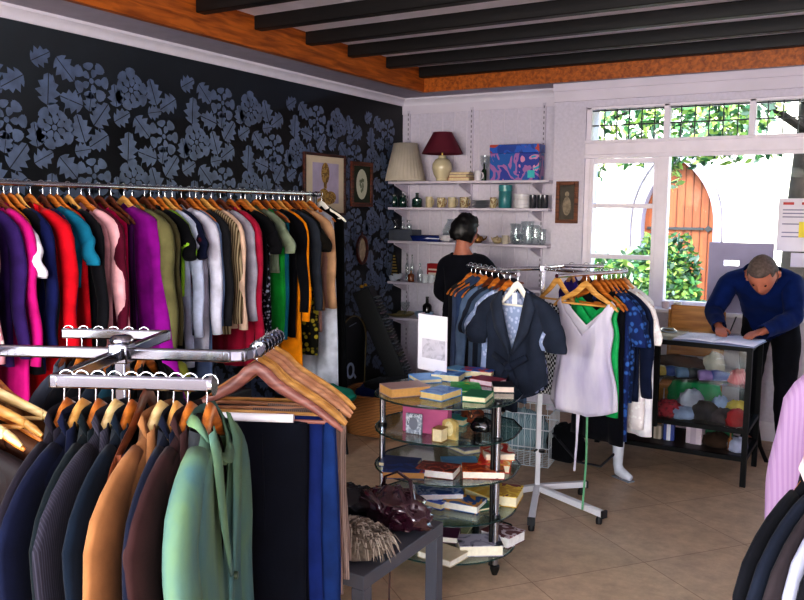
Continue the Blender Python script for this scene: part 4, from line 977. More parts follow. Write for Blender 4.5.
mb.build('fringe',[plain('#93877a',.9,0,.2),plain('#6f6257',.9,0,.2),plain('#b3a899',.9,0,.2)],sc)

# ------------------------------------------------------------------ glass book stand
bs=thing('glass_shelf_stand','five-tier rounded glass shelf stand with chrome posts full of paperbacks','shelf stand',(-1.74,3.36,0))
def outline(sc_=1):
    # D shape: bowed front toward the viewer, posts near the ends
    pts=[]
    for i in range(19):
        a=PI+PI*i/18; pts.append((.335*math.cos(a)*sc_,-.01+.30*math.sin(a)*sc_))
    pts+=[(.335,.12),(.27,.26),(.12,.33),(-.12,.33),(-.27,.26),(-.335,.12)]
    c_,s_=math.cos(R(12)),math.sin(R(12))
    return [(x*c_-y*s_,x*s_+y*c_) for x,y in pts]
TZ=[.80,.635,.455,.275,.10]
GSH=glassy((.80,.90,.87),.03,.04,'shelf'); EDGE=plain('#1c3a38',.1,spec=.9)
ol=outline()
for z in TZ:
    g=MB().prism(ol,z-.008,z).build('glass_shelf',GSH,bs,smooth=30)
    mb=MB(); mb.tube([(x*1.003,y*1.003,z-.004) for x,y in ol],.0042,6,closed=True); mb.build('glass_edge',EDGE,bs)
pp=[(-.28,-.12),(.29,-.06),(0.02,.30)]
for i,(x,y) in enumerate(pp):
    MB().tube([(x,y,.035),(x,y,.80)],.014 if i<2 else .02,14).build('post',chrome('#aeb2bb',.18) if i<2 else plain('#101012',.3),bs)
    if i==1: MB().tube([(x-.024,y+.004,.04),(x-.024,y+.004,.79)],.010,10).build('post_sleeve',plain('#0e0e10',.3),bs)
    MB().lathe([(0,0),(.012,.002),(.022,.03),(.022,.045),(.014,.05)],c=(x,y,0),seg=14).build('foot',plain('#0d0d0e',.4),bs)
    for z in TZ: MB().lathe([(.0,-.016),(.02,-.016),(.022,-.008),(.022,.004),(.018,.01),(0,.01)],c=(x,y,z),seg=14).build('clamp',plain('#111214',.35),bs)
def bp(px,py,z): p=onZ(px,py,z); return p
def bk(px,py,ti,w,d,t,deg,cov,label,pages='#e9dcb4',z=None,h=0):
    z=(TZ[ti]+.001+h) if z is None else z
    p=onZ(px,py,z+t/2); return book((p.x,p.y,z),w,d,t,R(deg),cov,label,pages)
# top shelf
bk(405,389,0,.14,.20,.042,-35,['#c3a6a0','#b89a94'],'thick lilac-covered paperback at the front left of the glass stand top','#d9a862')
bk(441,393,0,.17,.12,.032,-96,['#78b0ea','#4f90dc','#b8d8f4'],'light blue paperback, front centre of the glass stand top','#eacb88')
bk(466,387,0,.20,.14,.010,-60,['#20b050','#3fc468','#e8d83a'],'thin green book lying open-faced on the top shelf')
bk(478,396,0,.15,.11,.026,-80,['#2f8f62','#1f7a50'],'dark green paperback under the thin green book','#efe6c0',z=None)
bk(425,378,0,.16,.12,.02,-40,['#2f86e0','#6cb0f0'],'sky blue paperback behind the front books on the top shelf')
bk(448,376,0,.15,.11,.034,10,['#2f6fc0','#80b0e0','#1a4a90'],'mid blue paperback beside the white card on the top shelf')
bk(462,371,0,.16,.11,.028,-15,['#3a9ae8','#8cd0f4'],'turquoise blue paperback at the back of the top shelf')
bk(478,372,0,.17,.11,.03,12,['#2a66c0','#d04040','#60a0dc'],'blue and red covered paperback at the back right of the top shelf')
bk(488,381,0,.15,.11,.026,-8,['#4a1830','#a04858'],'dark maroon paperback on the right of the top shelf','#e0c8d0')
bk(503,387,0,.12,.10,.03,-62,['#18181e','#2a1a20','#c02858'],'black paperback at the right edge of the top shelf','#e6cfc0')
cd=thing('folded_card','tall white folded card with a grey photograph, standing on the glass stand','card',(onZ(432,376,.80).x,onZ(432,376,.80).y,.826),R(-14))
cdd=MB(); cdd.box((0,0,.135),(.165,.004,.27)).bar((-.082,0,.135),(-.125,.06,.135),.27,.004)
MB().box((0,0,.145),(.20,.004,.29)).add([(-.10,0,0),(-.10,0,.29),(-.12,.07,.29),(-.12,.07,0)],[(0,1,2,3)]).build('card_sheet',plain('#f2eef6',.6,0,.03),cd,solid=.001)
m_=blotch(['#6c6674','#d8d2dc'],22,.5,'photo')
MB().span((-.07,-.0035,.065),(.09,-.0025,.165)).build('printed_photo',m_,cd)
# second shelf
t=thing('photo_box','pink card box at the back left of the second glass shelf','box',(bp(427,427,.66).x,bp(427,427,.66).y,TZ[1]+.001),R(8))
MB().span((-.11,-.03,0),(.11,.03,.115)).build('box_body',plain('#c0608c',.5),t,bevel=.003)
MB().span((-.112,-.032,.115),(.112,.032,.13)).build('box_lid',plain('#b5568a',.5),t,bevel=.003)
t=thing('silver_frame','small ornate silver picture frame on the second glass shelf','frame',(bp(414,433,.64).x,bp(414,433,.64).y,TZ[1]+.001),R(6))
MB().span((-.04,-.008,.0),(.04,.008,.095)).build('frame_body',blotch(['#9aa4b4','#cfd8e2','#5a6474'],60,.2,'silv'),t,bevel=.004); ell_=MB(); ell(ell_,0,.05,.022,.03,-.009); ell_.build('frame_window',plain('#7a8290',.2),t)
t=thing('gold_frame','small arched gold-cream frame on the second glass shelf','frame',(bp(450,438,.64).x,bp(450,438,.64).y,TZ[1]+.001),R(-8))
pr=[(-.038,0),(.038,0),(.038,.07)]+[(.038*math.cos(a*PI/8),.07+.022*math.sin(a*PI/8)) for a in range(1,8)]+[(-.038,.07)]
n_=len(pr); MB().add([(x,-.008,z) for x,z in pr]+[(x,.012,z) for x,z in pr],[tuple(range(n_)),tuple(range(2*n_-1,n_-1,-1))]+[(i,n_+i,n_+(i+1)%n_,(i+1)%n_) for i in range(n_)]).build('frame_body',plain('#cdb676',.3,.3,.3,40),t)
e_=MB(); ell(e_,0,.048,.024,.034,-.009); e_.build('frame_window',blotch(['#8f8152','#e4d9a8'],50,.4,'gf'),t)
bk(440,434,1,.05,.06,.06,0,['#b89a50','#9a7a3a'],'small tan box-bound book behind the gold frame')
tag(blob((0,0,.03),(.06,.04,.05),20,10,.2,6,2).build('toy_animal',blotch(['#7a3a1c','#3a1a10','#c08050'],20,.6,'ta'),loc=(bp(468,420,.66).x,bp(468,420,.66).y+.05,TZ[1]+.001),smooth=180,weld=True),'brown patterned soft pouch on the second glass shelf','pouch')
bb=thing('small_bag','black glossy purse with a silver clasp on the second glass shelf','purse',(bp(482,430,.65).x,bp(482,430,.65).y,TZ[1]+.001),R(10))
blob((0,0,.03),(.055,.035,.042),24,12,.12,4,8).build('purse_body',plain('#0c0c10',.15,spec=.8),bb,smooth=180,weld=True)
MB().tube([(-.02,-.036,.035),(.005,-.04,.04),(.025,-.036,.035)],.005,8).build('clasp',chrome(),bb)
bk(452,419,1,.16,.10,.03,5,['#1c8f96','#2ab0b0'],'teal paperback at the back of the second glass shelf')
# third shelf
bk(404,471,2,.13,.19,.032,-62,['#1c2f66','#24488c','#a03028'],'navy paperback at the left of the third glass shelf','#c99a5c')
bk(400,462,2,.12,.18,.02,-75,['#23408a','#182c60'],'slim blue paperback behind the navy one')
bk(438,470,2,.13,.18,.036,-78,['#6a2420','#b85a44','#3a1614'],'dark red cookery paperback in the middle of the third shelf','#f0eee8')
bk(483,471,2,.13,.19,.034,-62,['#a02a1c','#d06a2c','#5a1a14'],'orange red paperback at the right of the third shelf','#f2ecdc')
bk(460,462,2,.14,.17,.014,-55,['#4a90c8','#7ab4dc'],'light blue booklet under the orange red paperback')
bk(495,462,2,.15,.20,.036,20,['#e02818','#f0a030','#f0e0b0'],'bright red and yellow paperback at the back right of the third shelf','#f0e6cc')
bk(497,452,2,.14,.18,.03,35,['#e8e0d0','#c83020','#e8a050'],'cream and red paperback on top of the bright red one','#f0e6cc',h=.037)
bk(470,447,2,.15,.17,.02,-28,['#b9b4c0','#9a96a8'],'grey thin book tilted at the back of the third shelf')
# fourth shelf
bk(438,490,3,.20,.22,.03,-55,['#1d4f9c','#a8b8dc','#2e6cc0'],'large blue hardback with a white design on the fourth shelf','#e4e0e0',h=.03)
bk(432,499,3,.19,.13,.029,-5,['#1c3fae','#2a56c8'],'royal blue paperback beneath the large blue hardback')
bk(464,503,3,.13,.18,.036,-85,['#2a5a9c','#e0a040','#b08a70'],'multicoloured paperback at the front of the fourth shelf','#f3efe2')
bk(490,493,3,.19,.16,.032,-20,['#e8b83c','#f0d070','#d84030'],'yellow paperback with red corner on the fourth shelf','#f0e4b4')
bk(507,495,3,.13,.18,.05,12,['#d8a828','#f0d048','#8a3028'],'thick golden yellow paperback at the right edge of the fourth shelf','#efe3c0')
bk(484,505,3,.10,.12,.014,-30,['#2a7a5c','#1c5a44'],'small green booklet near the right post, fourth shelf')
# bottom shelf
bk(443,554,4,.18,.14,.03,-8,['#e4d9c0','#cfc0a0'],'cream magazine-sized book at the front of the bottom shelf','#f2eee0')
bk(440,534,4,.13,.18,.03,-70,['#3a1838','#581f48'],'dark purple paperback on the bottom shelf','#f2eee0',h=.031)
bk(479,545,4,.14,.20,.05,-55,['#b8b2c0','#8f8a9c','#2c2a34'],'grey thick paperback with a dark emblem, bottom shelf','#f0e8d0')
bk(503,535,4,.16,.14,.05,-12,['#5a2024','#d8ccd0','#8a3a3a'],'dark red and white paperback at the right of the bottom shelf','#eceae6')
bk(455,528,4,.15,.14,.02,14,['#7c8a5a','#a8a87c'],'olive covered book at the back of the bottom shelf')

# ------------------------------------------------------------------ central white clothes stand
CP=Vector((-1.65,4.33,0))
ck=thing('garment_stand','white-legged four-way garment stand with chrome arms in the shop centre','clothes rack',CP)
WL=plain('#e3e2e6',.3,0,.03)
MB().box((0,0,.50),(.028,.028,.94),.5).build('lower_post',WL,ck,bevel=.003)
MB().box((0,0,1.15),(.022,.022,.38),.5).build('upper_post',chrome('#dfe1e6',.2),ck,bevel=.002)
MB().tube([(.0,-.02,.30),(.0,-.055,.30)],.006,8).lathe([(0,0),(.018,0),(.018,.014),(0,.014)],c=(.03,-.02,.29),seg=10).build('height_knob',plain('#161618',.4),ck)
zc=1.345
for ang,ln,k in((-22,.48,0),(-72,.50,1),(50,.32,2),(-130,.42,3)):
    d=Vector((math.cos(R(ang)),math.sin(R(ang)),0))
    MB().bar(Vector((0,0,.075)),d*ln+Vector((0,0,.06)),.034,.034).build('base_leg',WL,ck,bevel=.003)
    MB().box((d.x*(ln+.002),d.y*(ln+.002),.06),(.012,.04,.04),R(ang)).build('leg_cap',plain('#202124',.5),ck)
    MB().lathe([(0,0),(.016,0),(.018,.02),(.012,.04),(0,.043)],c=(d.x*(ln-.03),d.y*(ln-.03),0),seg=12).build('castor',plain('#151517',.5),ck)
A0=Vector((-1.59,3.83,0))-CP; A1=Vector((-2.09,4.27,0))-CP
B0=Vector((-1.40,3.86,0))-CP; B1=Vector((-1.21,4.42,0))-CP
armc=chrome('#eceef2',.14)
def rarm(pts,r=.011):
    MB().tube([p+Vector((0,0,zc-r)) for p in pts],r,10).build('arm',armc,ck)
rarm([Vector((0,0,0)),(A0+A1)*.5+Vector((.03,.04,0))]); rarm([A0,A1])
rarm([Vector((0,0,0)),(B0+B1)*.5]); rarm([B0,B1])
rarm([Vector((0,0,0)),Vector((.02,.28,0)),Vector((.22,.40,0))]); rarm([Vector((0,0,0)),Vector((-.12,-.12,0))])
MB().box((0,0,zc-.01),(.045,.045,.035),.5).build('hub',armc,ck,bevel=.003)
def cp(P0,P1,t): p=CP+P0.lerp(P1,t); return (p.x,p.y,zc+.0035)
HC={}
rzA=R(-14)
DEN=C('#3a4252'); 
itemsA=[(.02,'jacket','charcoal blue short-sleeved jacket with tied waist facing the room, white stand',dict(mat=C('#262c3a'),sleeve='puff',L_=.57,neck='v',neckd=.34,neckw=.095,half=.20,lapel=C('#2c3240'),tie=(C('#1f2533'),.42,.16),th=.03,lining=C('#222638','print','#7a80a0',24),hem=1.0,waist=.9,hemcurve=.10,spread=.035,sw=.072),'white',-14,'pale'),
 (.16,'shirt','pale blue grey shirt behind the tied charcoal jacket',dict(mat=C('#97a4c6','lace','#c3cbe4',40),sleeve='short',L_=.50,half=.20,th=.018,spread=.07),'orange',-22,''),
 (.27,'jacket','mid denim blue jacket, third on the stand left arm',dict(mat=C('#46566e'),sleeve='short',L_=.6,half=.2,th=.018),'dark',-24,''),
 (.38,'shirt','dark slate blouse, fourth on the stand left arm',dict(mat=C('#232836'),sleeve='short',L_=.66,half=.2,th=.018),'orange',-26,''),
 (.50,'shirt','steel blue shirt, fifth on the stand left arm',dict(mat=C('#5a6c88'),sleeve='long',L_=.62,half=.2,th=.018,sl=.45),'dark',-26,''),
 (.62,'skirt','black skirt on the far half of the stand left arm',dict(mat=C('#111218'),sleeve='none',L_=.70,half=.19,th=.018),'orange',-24,''),
 (.74,'skirt','navy blue skirt hung straight near the stand arm end',dict(mat=C('#2d3d5c'),sleeve='none',L_=.72,half=.2,th=.018,neckd=.0),'orange',-20,''),
 (.84,'skirt','grey blue skirt farthest but one on the stand left arm',dict(mat=C('#3b4660'),sleeve='none',L_=.7,half=.19,th=.018,neckd=.0),'orange',-20,''),
 (.93,'top','black strappy top at the far end of the stand left arm',dict(mat=C('#0e0e14'),sleeve='none',L_=.7,half=.19,th=.018),'orange',-20,'')]
for i,(t_,kd,lb,sp,hk,dg,_) in enumerate(itemsA):
    p=cp(A0,A1,t_); sp=dict(sp); mt=sp.pop('mat'); dr=.015+(.0 if i else .0)
    garment(kd,kd,lb,p,R(dg),mt,hook=.06,seed=150+i,fold=.005,res=1.6 if i==0 else 1,**sp)
    hanger((p[0],p[1],p[2]+.004),R(dg),hk,('white' if i==0 else 'wooden')+' hanger carrying the '+lb.replace(' on the stand left arm',''),w=.20 if i else .12,hook=.058,thick=.008,group='hangers on the white stand left arm',bar=i<3)
p=cp(A0,A1,.02)
pt=thing('price_tag','blank white price tag hanging from the tied charcoal jacket hanger','tag',(p[0]+.01,p[1]-.05,p[2]-.075),rzA)
MB().prism([(-.014,-.001),(.014,-.001),(.014,.001),(-.014,.001)],-.085,-.03).build('card',plain('#f2f0f4',.6),pt); MB().tube([(0,0,-.03),(0,.02,.0)],.001,5).build('string',plain('#eeeeee',.8),pt)
p2=cp(A0,A1,.02)
# long things below the charcoal jacket
rzB=R(-22)
itemsB=[(.40,'dress','white and lilac sleeveless v-neck dress with ribbon ties on the white stand',dict(mat=C('#d2ccd8','linen','#b6aec6'),sleeve='none',L_=.67,neck='v',neckd=.27,backd=.22,neckw=.150,half=.19,th=.022,hem=1.12,waist=.84,fold=.009,armhole=True,hemcurve=.05),'light',-14,.19),
 (.535,'dress','bright green satin dress behind the white v-neck dress',dict(mat=C('#1c9a54','plain',None,30,.4),sleeve='none',L_=.66,neck='v',neckd=.2,backd=.15,neckw=.13,half=.19,th=.018,armhole=True,hem=1.1,waist=.92),'orange',-26,.2),
 (.62,'dress','black dress with narrow straps behind the green dress',dict(mat=C('#0d0d14'),sleeve='none',L_=.82,half=.18,th=.02,hem=1.1,neck='v',neckd=.15),'orange',-28,.19),
 (.69,'dress','navy and blue flowered dress on the stand right arm',dict(mat=C('#1c2a58','print','#3a62a4',30),sleeve='short',L_=.80,half=.19,th=.022,hem=1.05),'orange',-28,.2),
 (.76,'shirt','indigo patterned blouse beside the flowered dress',dict(mat=C('#142040','lace','#31548c',36),sleeve='short',L_=.60,half=.2,th=.02),'orange',-30,.2),
 (.83,'cardigan','ink blue cardigan right of the indigo blouse',dict(mat=C('#141c34'),sleeve='long',L_=.6,sl=.44,half=.2,th=.018),'orange',-28,.2),
 (.905,'dress','cream white lace dress hanging second to last on the stand right arm',dict(mat=C('#e6dede','lace','#f4f0ee',50),sleeve='short',L_=.76,half=.2,th=.022,hem=1.05),'orange',-28,.2),
 (.98,'dress','white sleeveless dress at the far end of the stand right arm',dict(mat=C('#eceaf2'),sleeve='none',L_=.80,half=.21,th=.026,hem=1.12),'pink',-26,.2)]
for i,(t_,kd,lb,sp,hk,dg,hw_) in enumerate(itemsB):
    p=cp(B0,B1,t_); sp=dict(sp); mt=sp.pop('mat'); fd=sp.pop('fold',.005)
    garment(kd,kd,lb,p,R(dg),mt,hook=.06,seed=170+i,fold=fd,res=1.6 if i==0 else 1,**sp)
    hanger((p[0],p[1],p[2]+.004),R(dg),hk,'wooden hanger carrying the '+lb.replace(' on the white stand','').replace(' on the stand right arm',', stand right arm').replace(' with ribbon ties',''),w=hw_,hook=.058,thick=.008,group='hangers on the white stand right arm',bar=i<3)
p=cp(B0,B1,.50)
rb=MB(); rb.tube([(p[0]-.05,p[1]-.03,.62),(p[0]-.045,p[1]-.035,.45),(p[0]-.055,p[1]-.03,.28),(p[0]-.04,p[1]-.03,.62)],[(.006,.0015)]*4,6,ref=(1,0,0)); tag(rb.build('ribbon',plain('#cfc8d8',.6)),'pale lilac ribbon dangling from the white v-neck dress','ribbon')
q=cp(B0,B1,.52); tag(MB().tube([(q[0]+.0,q[1]-.04,.60),(q[0]+.005,q[1]-.045,.35),(q[0]-.005,q[1]-.05,.08)],[(.006,.0015)]*3,6,ref=(1,0,0)).build('ribbon',plain('#5f9a72',.6)),'long green ribbon hanging down from the green satin dress','ribbon')
draped('skirt','skirt','black and white checked skirt hanging between the tied jacket and the lilac dress',(CP.x+.115,CP.y-.085,zc+.0035),R(-20),C('#e4e4e8','check','#1a1a20',70),w=.17,L_=.50,seed=3,legs=False)
hanger((CP.x+.115,CP.y-.085,zc+.0065),R(-20),'light','wooden hanger carrying the black and white checked skirt',w=.13,hook=.058,thick=.008)
# third short arm: purple blouse and dark hangers behind
for i,(dx,dy,c_,lb,kd) in enumerate([(.05,.33,'#3a2a8a','violet blue top on the rear arm of the white stand','top'),(.13,.355,'#1b1418','dark brown blouse on the rear arm of the white stand','shirt'),(.20,.39,'#2a2024','brown black cardigan on the rear arm of the white stand','cardigan')]):
    p=(CP.x+dx,CP.y+dy,zc+.0035); garment(kd,kd,lb,p,R(-50),fabric(c_),sleeve='short' if i else 'none',L_=.45,half=.19,th=.018,seed=190+i)
    hanger((p[0],p[1],p[2]+.003),R(-50),'orange' if i else 'pink','wooden hanger carrying the '+lb,w=.2,hook=.058,thick=.008)
# ------------------------------------------------------------------ things on the floor behind the stand
wb_=thing('wire_basket','white wire basket standing on the floor behind the garment stand','basket',(-2.02,4.98,0),R(8))
mb=MB()
for z in(.02,.14,.26,.36): mb.tube([(-.22,-.15,z),(.22,-.15,z),(.22,.15,z),(-.22,.15,z)],.004,6,closed=True)
for i in range(12):
    x=-.22+.04*i; mb.tube([(x,-.15,.36),(x,-.15,.02),(x,.15,.02),(x,.15,.36)],.0025,5)
for i in range(1,8): y=-.15+.0375*i; mb.tube([(-.22,y,.36),(-.22,y,.02),(.22,y,.02),(.22,y,.36)],.0025,5)
mb.build('wire_frame',plain('#d4dade',.3),wb_)
o=blob((0,0,.15),(.19,.12,.17),26,12,.15,4,4).build('folded_cloth',C('#9fb4b8','stripe','#6f8a94',30),loc=(-2.02,4.98,.03),rz=R(8),smooth=180,weld=True); tag(o,'pale blue striped cloth stuffed inside the white wire basket','cloth')
for i,(x,y,lb) in enumerate([(-1.37,4.98,'single white boot on the floor under the hanging dresses')]):
    t=thing('boot',lb,'boot',(x,y,0),R(-30)); t.scale=(.82,.82,.82)
    MB().tube([(0,0,.30),(0,0,.20),(.0,0,.10),(.02,0,.055),(.08,0,.04),(.14,0,.032)],[.045,.042,.036,.042,.036,.022],14,ref=(0,1,0)).build('boot_upper',plain('#d5d9e2',.4),t,smooth=180)
    MB().span((-.03,-.033,0),(.15,.033,.012)).build('sole',plain('#8a8e98',.5),t,bevel=.004)
# bag with curled handle by the case
t=thing('black_bag','black slouchy bag with curved handle under the hanging dresses','bag',(-1.72,5.02,0))
blob((0,0,.12),(.13,.09,.16),24,12,.15,4,6).build('bag_body',C('#101014'),t,smooth=180,weld=True)
MB().tube([(-.08,-.04,.22),(.0,-.1,.18),(.12,-.12,.08),(.26,-.10,.07),(.34,-.06,.16)],.008,8).build('handle',plain('#1d1d22',.4),t)
# wicker basket with folded clothes, left
wk=thing('wicker_basket','brown wicker basket full of folded dark clothes near the wall','basket',(-3.12,5.10,0),R(10))
m,nt,b=newmat('wicker'); w_=nt.nodes.new('ShaderNodeTexWave'); w_.inputs['Scale'].default_value=28; w_.inputs['Distortion'].default_value=3; w_.bands_direction='Z'
rp=nt.nodes.new('ShaderNodeValToRGB'); rp.color_ramp.elements[0].color=(*hexc('#5a3418'),1); rp.color_ramp.elements[1].color=(*hexc('#b57a3e'),1); tc=nt.nodes.new('ShaderNodeTexCoord')
nt.links.new(tc.outputs['Object'],w_.inputs['Vector']);nt.links.new(w_.outputs['Color'],rp.inputs['Fac']);nt.links.new(rp.outputs['Color'],b.inputs['Base Color']); b.inputs['Roughness'].default_value=.7
WICK=m
mb=MB(); P=[]
for k,(s_,z) in enumerate([(.0,.01),(.9,.01),(.95,.08),(1,.18),(1.04,.30),(1.0,.30),(.93,.16),(.86,.03)]):
    row=[]
    for j in range(33):
        a=2*PI*j/32; ca,sa=math.cos(a),math.sin(a); p_=4
        rr_=1/((abs(ca)/.33)**p_+(abs(sa)/.24)**p_)**(1/p_); row.append((ca*rr_*s_,sa*rr_*s_,z))
    P.append(row)
mb.grid(P); mb.build('basket_body',WICK,wk,smooth=50,weld=True)
MB().tube([( .345*math.cos(a*PI/16)*1/((abs(math.cos(a*PI/16)))**4+(abs(math.sin(a*PI/16)))**4)**.25, .25*math.sin(a*PI/16)*1/((abs(math.cos(a*PI/16)))**4+(abs(math.sin(a*PI/16)))**4)**.25,.305) for a in range(32)],.012,8,closed=True).build('rim',WICK,wk)
for i,(dx,dy,z,c_,lb,s_) in enumerate([(0,0,.20,'#0c1430','dark navy folded jumper deep in the wicker basket',(.27,.19,.09)),(-.08,.03,.29,'#14255a','blue folded shirt in the wicker basket',(.20,.15,.06)),(.10,-.02,.29,'#0d1a24','blue black folded top at the right of the wicker basket',(.19,.15,.07)),(-.0,.05,.355,'#0e0e14','black folded garment crowning the wicker basket',(.22,.13,.05))]):
    o=blob((0,0,0),s_,28,12,.12,4,20+i).build('folded_garment',C(c_),loc=(-3.12+dx,5.10+dy,z),rz=R(10+12*i),smooth=180,weld=True); tag(o,lb,'clothes','clothes in the wicker basket')
o=blob((0,0,0),(.26,.16,.06),28,12,.10,4,31).build('folded_garment',C('#0f7a62'),loc=(-3.2,4.36,.425),smooth=180,weld=True); tag(o,'emerald green folded garment on the black stool','clothes')
t=thing('low_stool','black stool beneath the emerald folded garment','stool',(-3.2,4.36,0)); 
MB().lathe([(.17,.33),(.18,.34),(.18,.37),(.17,.395),(0,.397)],seg=24).build('seat',plain('#0e0e11',.5),t)
for a in range(4): MB().tube([(.13*math.cos(a*PI/2+.7),.13*math.sin(a*PI/2+.7),.335),(.17*math.cos(a*PI/2+.7),.17*math.sin(a*PI/2+.7),0)],.012,8).build('leg',plain('#0e0e11',.5),t)
# black garment bag / case with ring emblem
t=thing('instrument_case','tall black rounded case with a pale ring emblem against the wall','case',(-3.72,5.42,0))
pr=[]; wd=.19
for a in range(13): an=PI*a/12; pr.append((wd*math.cos(an),.60+.20*math.sin(an)))
pr=[(wd*.8,0.0)]+pr+[(-wd*.8,0.0)]
n_=len(pr)
mb=MB().add([(.05,x,z) for x,z in pr]+[(-.06,x,z) for x,z in pr],[tuple(range(n_)),tuple(range(2*n_-1,n_-1,-1))]+[(i,(i+1)%n_,n_+(i+1)%n_,n_+i) for i in range(n_)])
mb.build('case_body',plain('#07080b',.4,0,.1),t,bevel=.01)
MB().tube([(.055,x,z) for x,z in pr],.006,6,closed=True).build('piping',plain('#6b5c30',.4),t)
em=MB(); 
em.tube([(.056,-.04+.045*math.cos(a*PI/10),.36+.055*math.sin(a*PI/10)) for a in range(20)],[(.005,.013)]*20,6,closed=True,ref=(1,0,0)); em.bar((.057,.0,.33),(.057,.035,.29),.006,.02); em.build('ring_emblem',plain('#a9b7cc',.5),t)
MB().bar((.057,-.06,.72),(.057,.04,.74),.006,.006).build('silver_stripe',plain('#9aa4b4',.4),t)
# leaning tower of discs
t=thing('disc_tower','leaning black rack packed with slim disc cases against the wall','rack',(-3.52,5.55,0)); 
a_=Vector((.16,.30,.02)); b2=Vector((-.24,.15,.99)); d_=(b2-a_)
cr=MB().bar(a_,b2,.20,.15); o=cr.build('rack_body',plain('#090a0d',.5),t,bevel=.006)
dn_=d_.normalized(); sd=dn_.cross(Vector((0,0,1))).normalized(); up=sd.cross(dn_)
if up.x<0: up=-up
cols=['#3b4048','#20242c','#5a606a','#2c1c24','#7c5f68','#26303a','#4a4a30','#15181e']
for k in range(34):
    c=a_+dn_*(.06+.027*k)
    MB().bar(c-sd*.085+up*.085,c+sd*.085+up*.085,.03,.010).build('disc_case',plain(cols[(k*5)%8],.3),t)
for s_ in(-1,1): MB().lathe([(.016,-.01),(.018,0),(.012,.012),(0,.016)],c=tuple(b2+sd*.07*s_+Vector((.02,-.02,.03))),seg=10).build('brass_knob',plain('#c79a3c',.3,.8),t)

# ------------------------------------------------------------------ glass display case
BLK=plain('#060608',.55,0,.1,spec=.2)
dc=thing('display_case','black framed glass display counter of scarves and shoes near the window','display case',(-1.17,5.45,0))
x0,x1,yf,yb=-.55,.50,-.24,.24
ZT=.86
for (x,y) in((x0,yf),(x1,yf),(x0,yb),(x1,yb),(.0-.04,yf)):
    z0_=0 if x!=-.04 else .30
    MB().span((x-.016,y-.016,z0_),(x+.016,y+.016,ZT)).build('post',BLK,dc)
fm=MB()
for z in(ZT-.015,.34,.17):
    fm.span((x0,yf-.014,z-.014),(x1,yf+.014,z+.014)).span((x0,yb-.014,z-.014),(x1,yb+.014,z+.014)).span((x0-.014,yf,z-.014),(x0+.014,yb,z+.014)).span((x1-.014,yf,z-.014),(x1+.014,yb,z+.014))
fm.build('frame',BLK,dc)
CG=glassy((.94,.96,.95),.01,.02,'case')
MB().span((x0,yf,ZT),(x1,yb,ZT+.008)).build('glass_top',CG,dc)
MB().span((x0+.016,yf-.002,.355),(x1-.016,yf+.002,ZT-.03)).build('front_glass',CG,dc)
MB().span((x1-.002,yf+.016,.355),(x1+.002,yb-.016,ZT-.03)).build('side_glass',CG,dc)
MB().span((x0+.02,yf+.02,.60),(x1-.02,yb-.02,.607)).build('glass_shelf',CG,dc)
MB().span((x0,yf,.335),(x1,yb,.352)).build('middle_board',plain('#1a1618',.5),dc)
MB().span((x0,yf,.165),(x1,yb,.18)).build('bottom_board',plain('#2a201c',.5),dc)
MB().tube([(x1,yb,.30),(x1+.02,yb+.08,.12),(x1+.06,yb+.14,.0)],.014,8).build('rear_foot',BLK,dc)
def inC(x,y,z): return (-1.17+x,5.45+y,z)
def blobthing(name,cat,label,loc,s_,mt,seed,rz=0,grp=None,amp=.15):
    o=blob((0,0,s_[2]*.45),s_,24,12,amp,4,seed).build(name,mt,loc=loc,rz=rz,smooth=180,weld=True); return tag(o,label,cat,grp)
def shoe(loc,rz,col_,label,size=.22):
    t=thing('shoe',label,'shoe',loc,rz)
    L0=size
    MB().tube([(-L0*.45,0,.035),(-L0*.3,0,.038),(0,0,.032),(L0*.25,0,.022),(L0*.45,0,.016)],[(.034,.03),(.036,.034),(.028,.036),(.022,.038),(.014,.026)],12,ref=(0,0,1)).build('upper',plain(col_,.35),t,smooth=180)
    MB().prism([(-L0*.5,-.028),(L0*.1,-.036),(L0*.45,-.03),(L0*.5,0),(L0*.45,.03),(L0*.1,.036),(-L0*.5,.028)],0,.008).build('sole',plain('#1d1714',.6),t)
z1=.608
blobthing('folded_scarf','scarf','long brown fur stole across the upper display shelf',inC(.03,.12,z1+.0),(.19,.05,.07),fabric('#5a3a2a','linen','#3a241a'),41)
blobthing('folded_scarf','scarf','second brown fur roll left on the upper display shelf',inC(-.28,.10,z1),(.14,.05,.06),fabric('#6a4632','linen','#472c1e'),42)
blobthing('hat','hat','cream knitted hat on the upper display shelf',inC(.24,.12,z1),(.07,.05,.10),fabric('#c9c0b2'),43)
shoe(inC(.01,-.12,z1),R(35),'#b59a3c','mustard yellow shoe on the upper display shelf')
shoe(inC(.08,-.10,z1),R(30),'#18367a','blue shoe at the left of the upper display shelf')
shoe(inC(.15,-.12,z1),R(32),'#5d7696','blue grey shoe in the middle of the upper display shelf')
shoe(inC(.22,-.10,z1),R(30),'#1a1a20','black shoe in the middle of the upper display shelf')
shoe(inC(.29,-.13,z1),R(30),'#8a6fa8','lavender shoe on the upper display shelf')
shoe(inC(.36,-.10,z1),R(28),'#2a3f8a','cobalt shoe right of the lavender one')
blobthing('folded_scarf','scarf','red and pink striped scarf at the right of the upper display shelf',inC(.42,-.08,z1),(.06,.10,.055),fabric('#c8414c','stripe','#e8a0a0',40),44)
z2=.3525
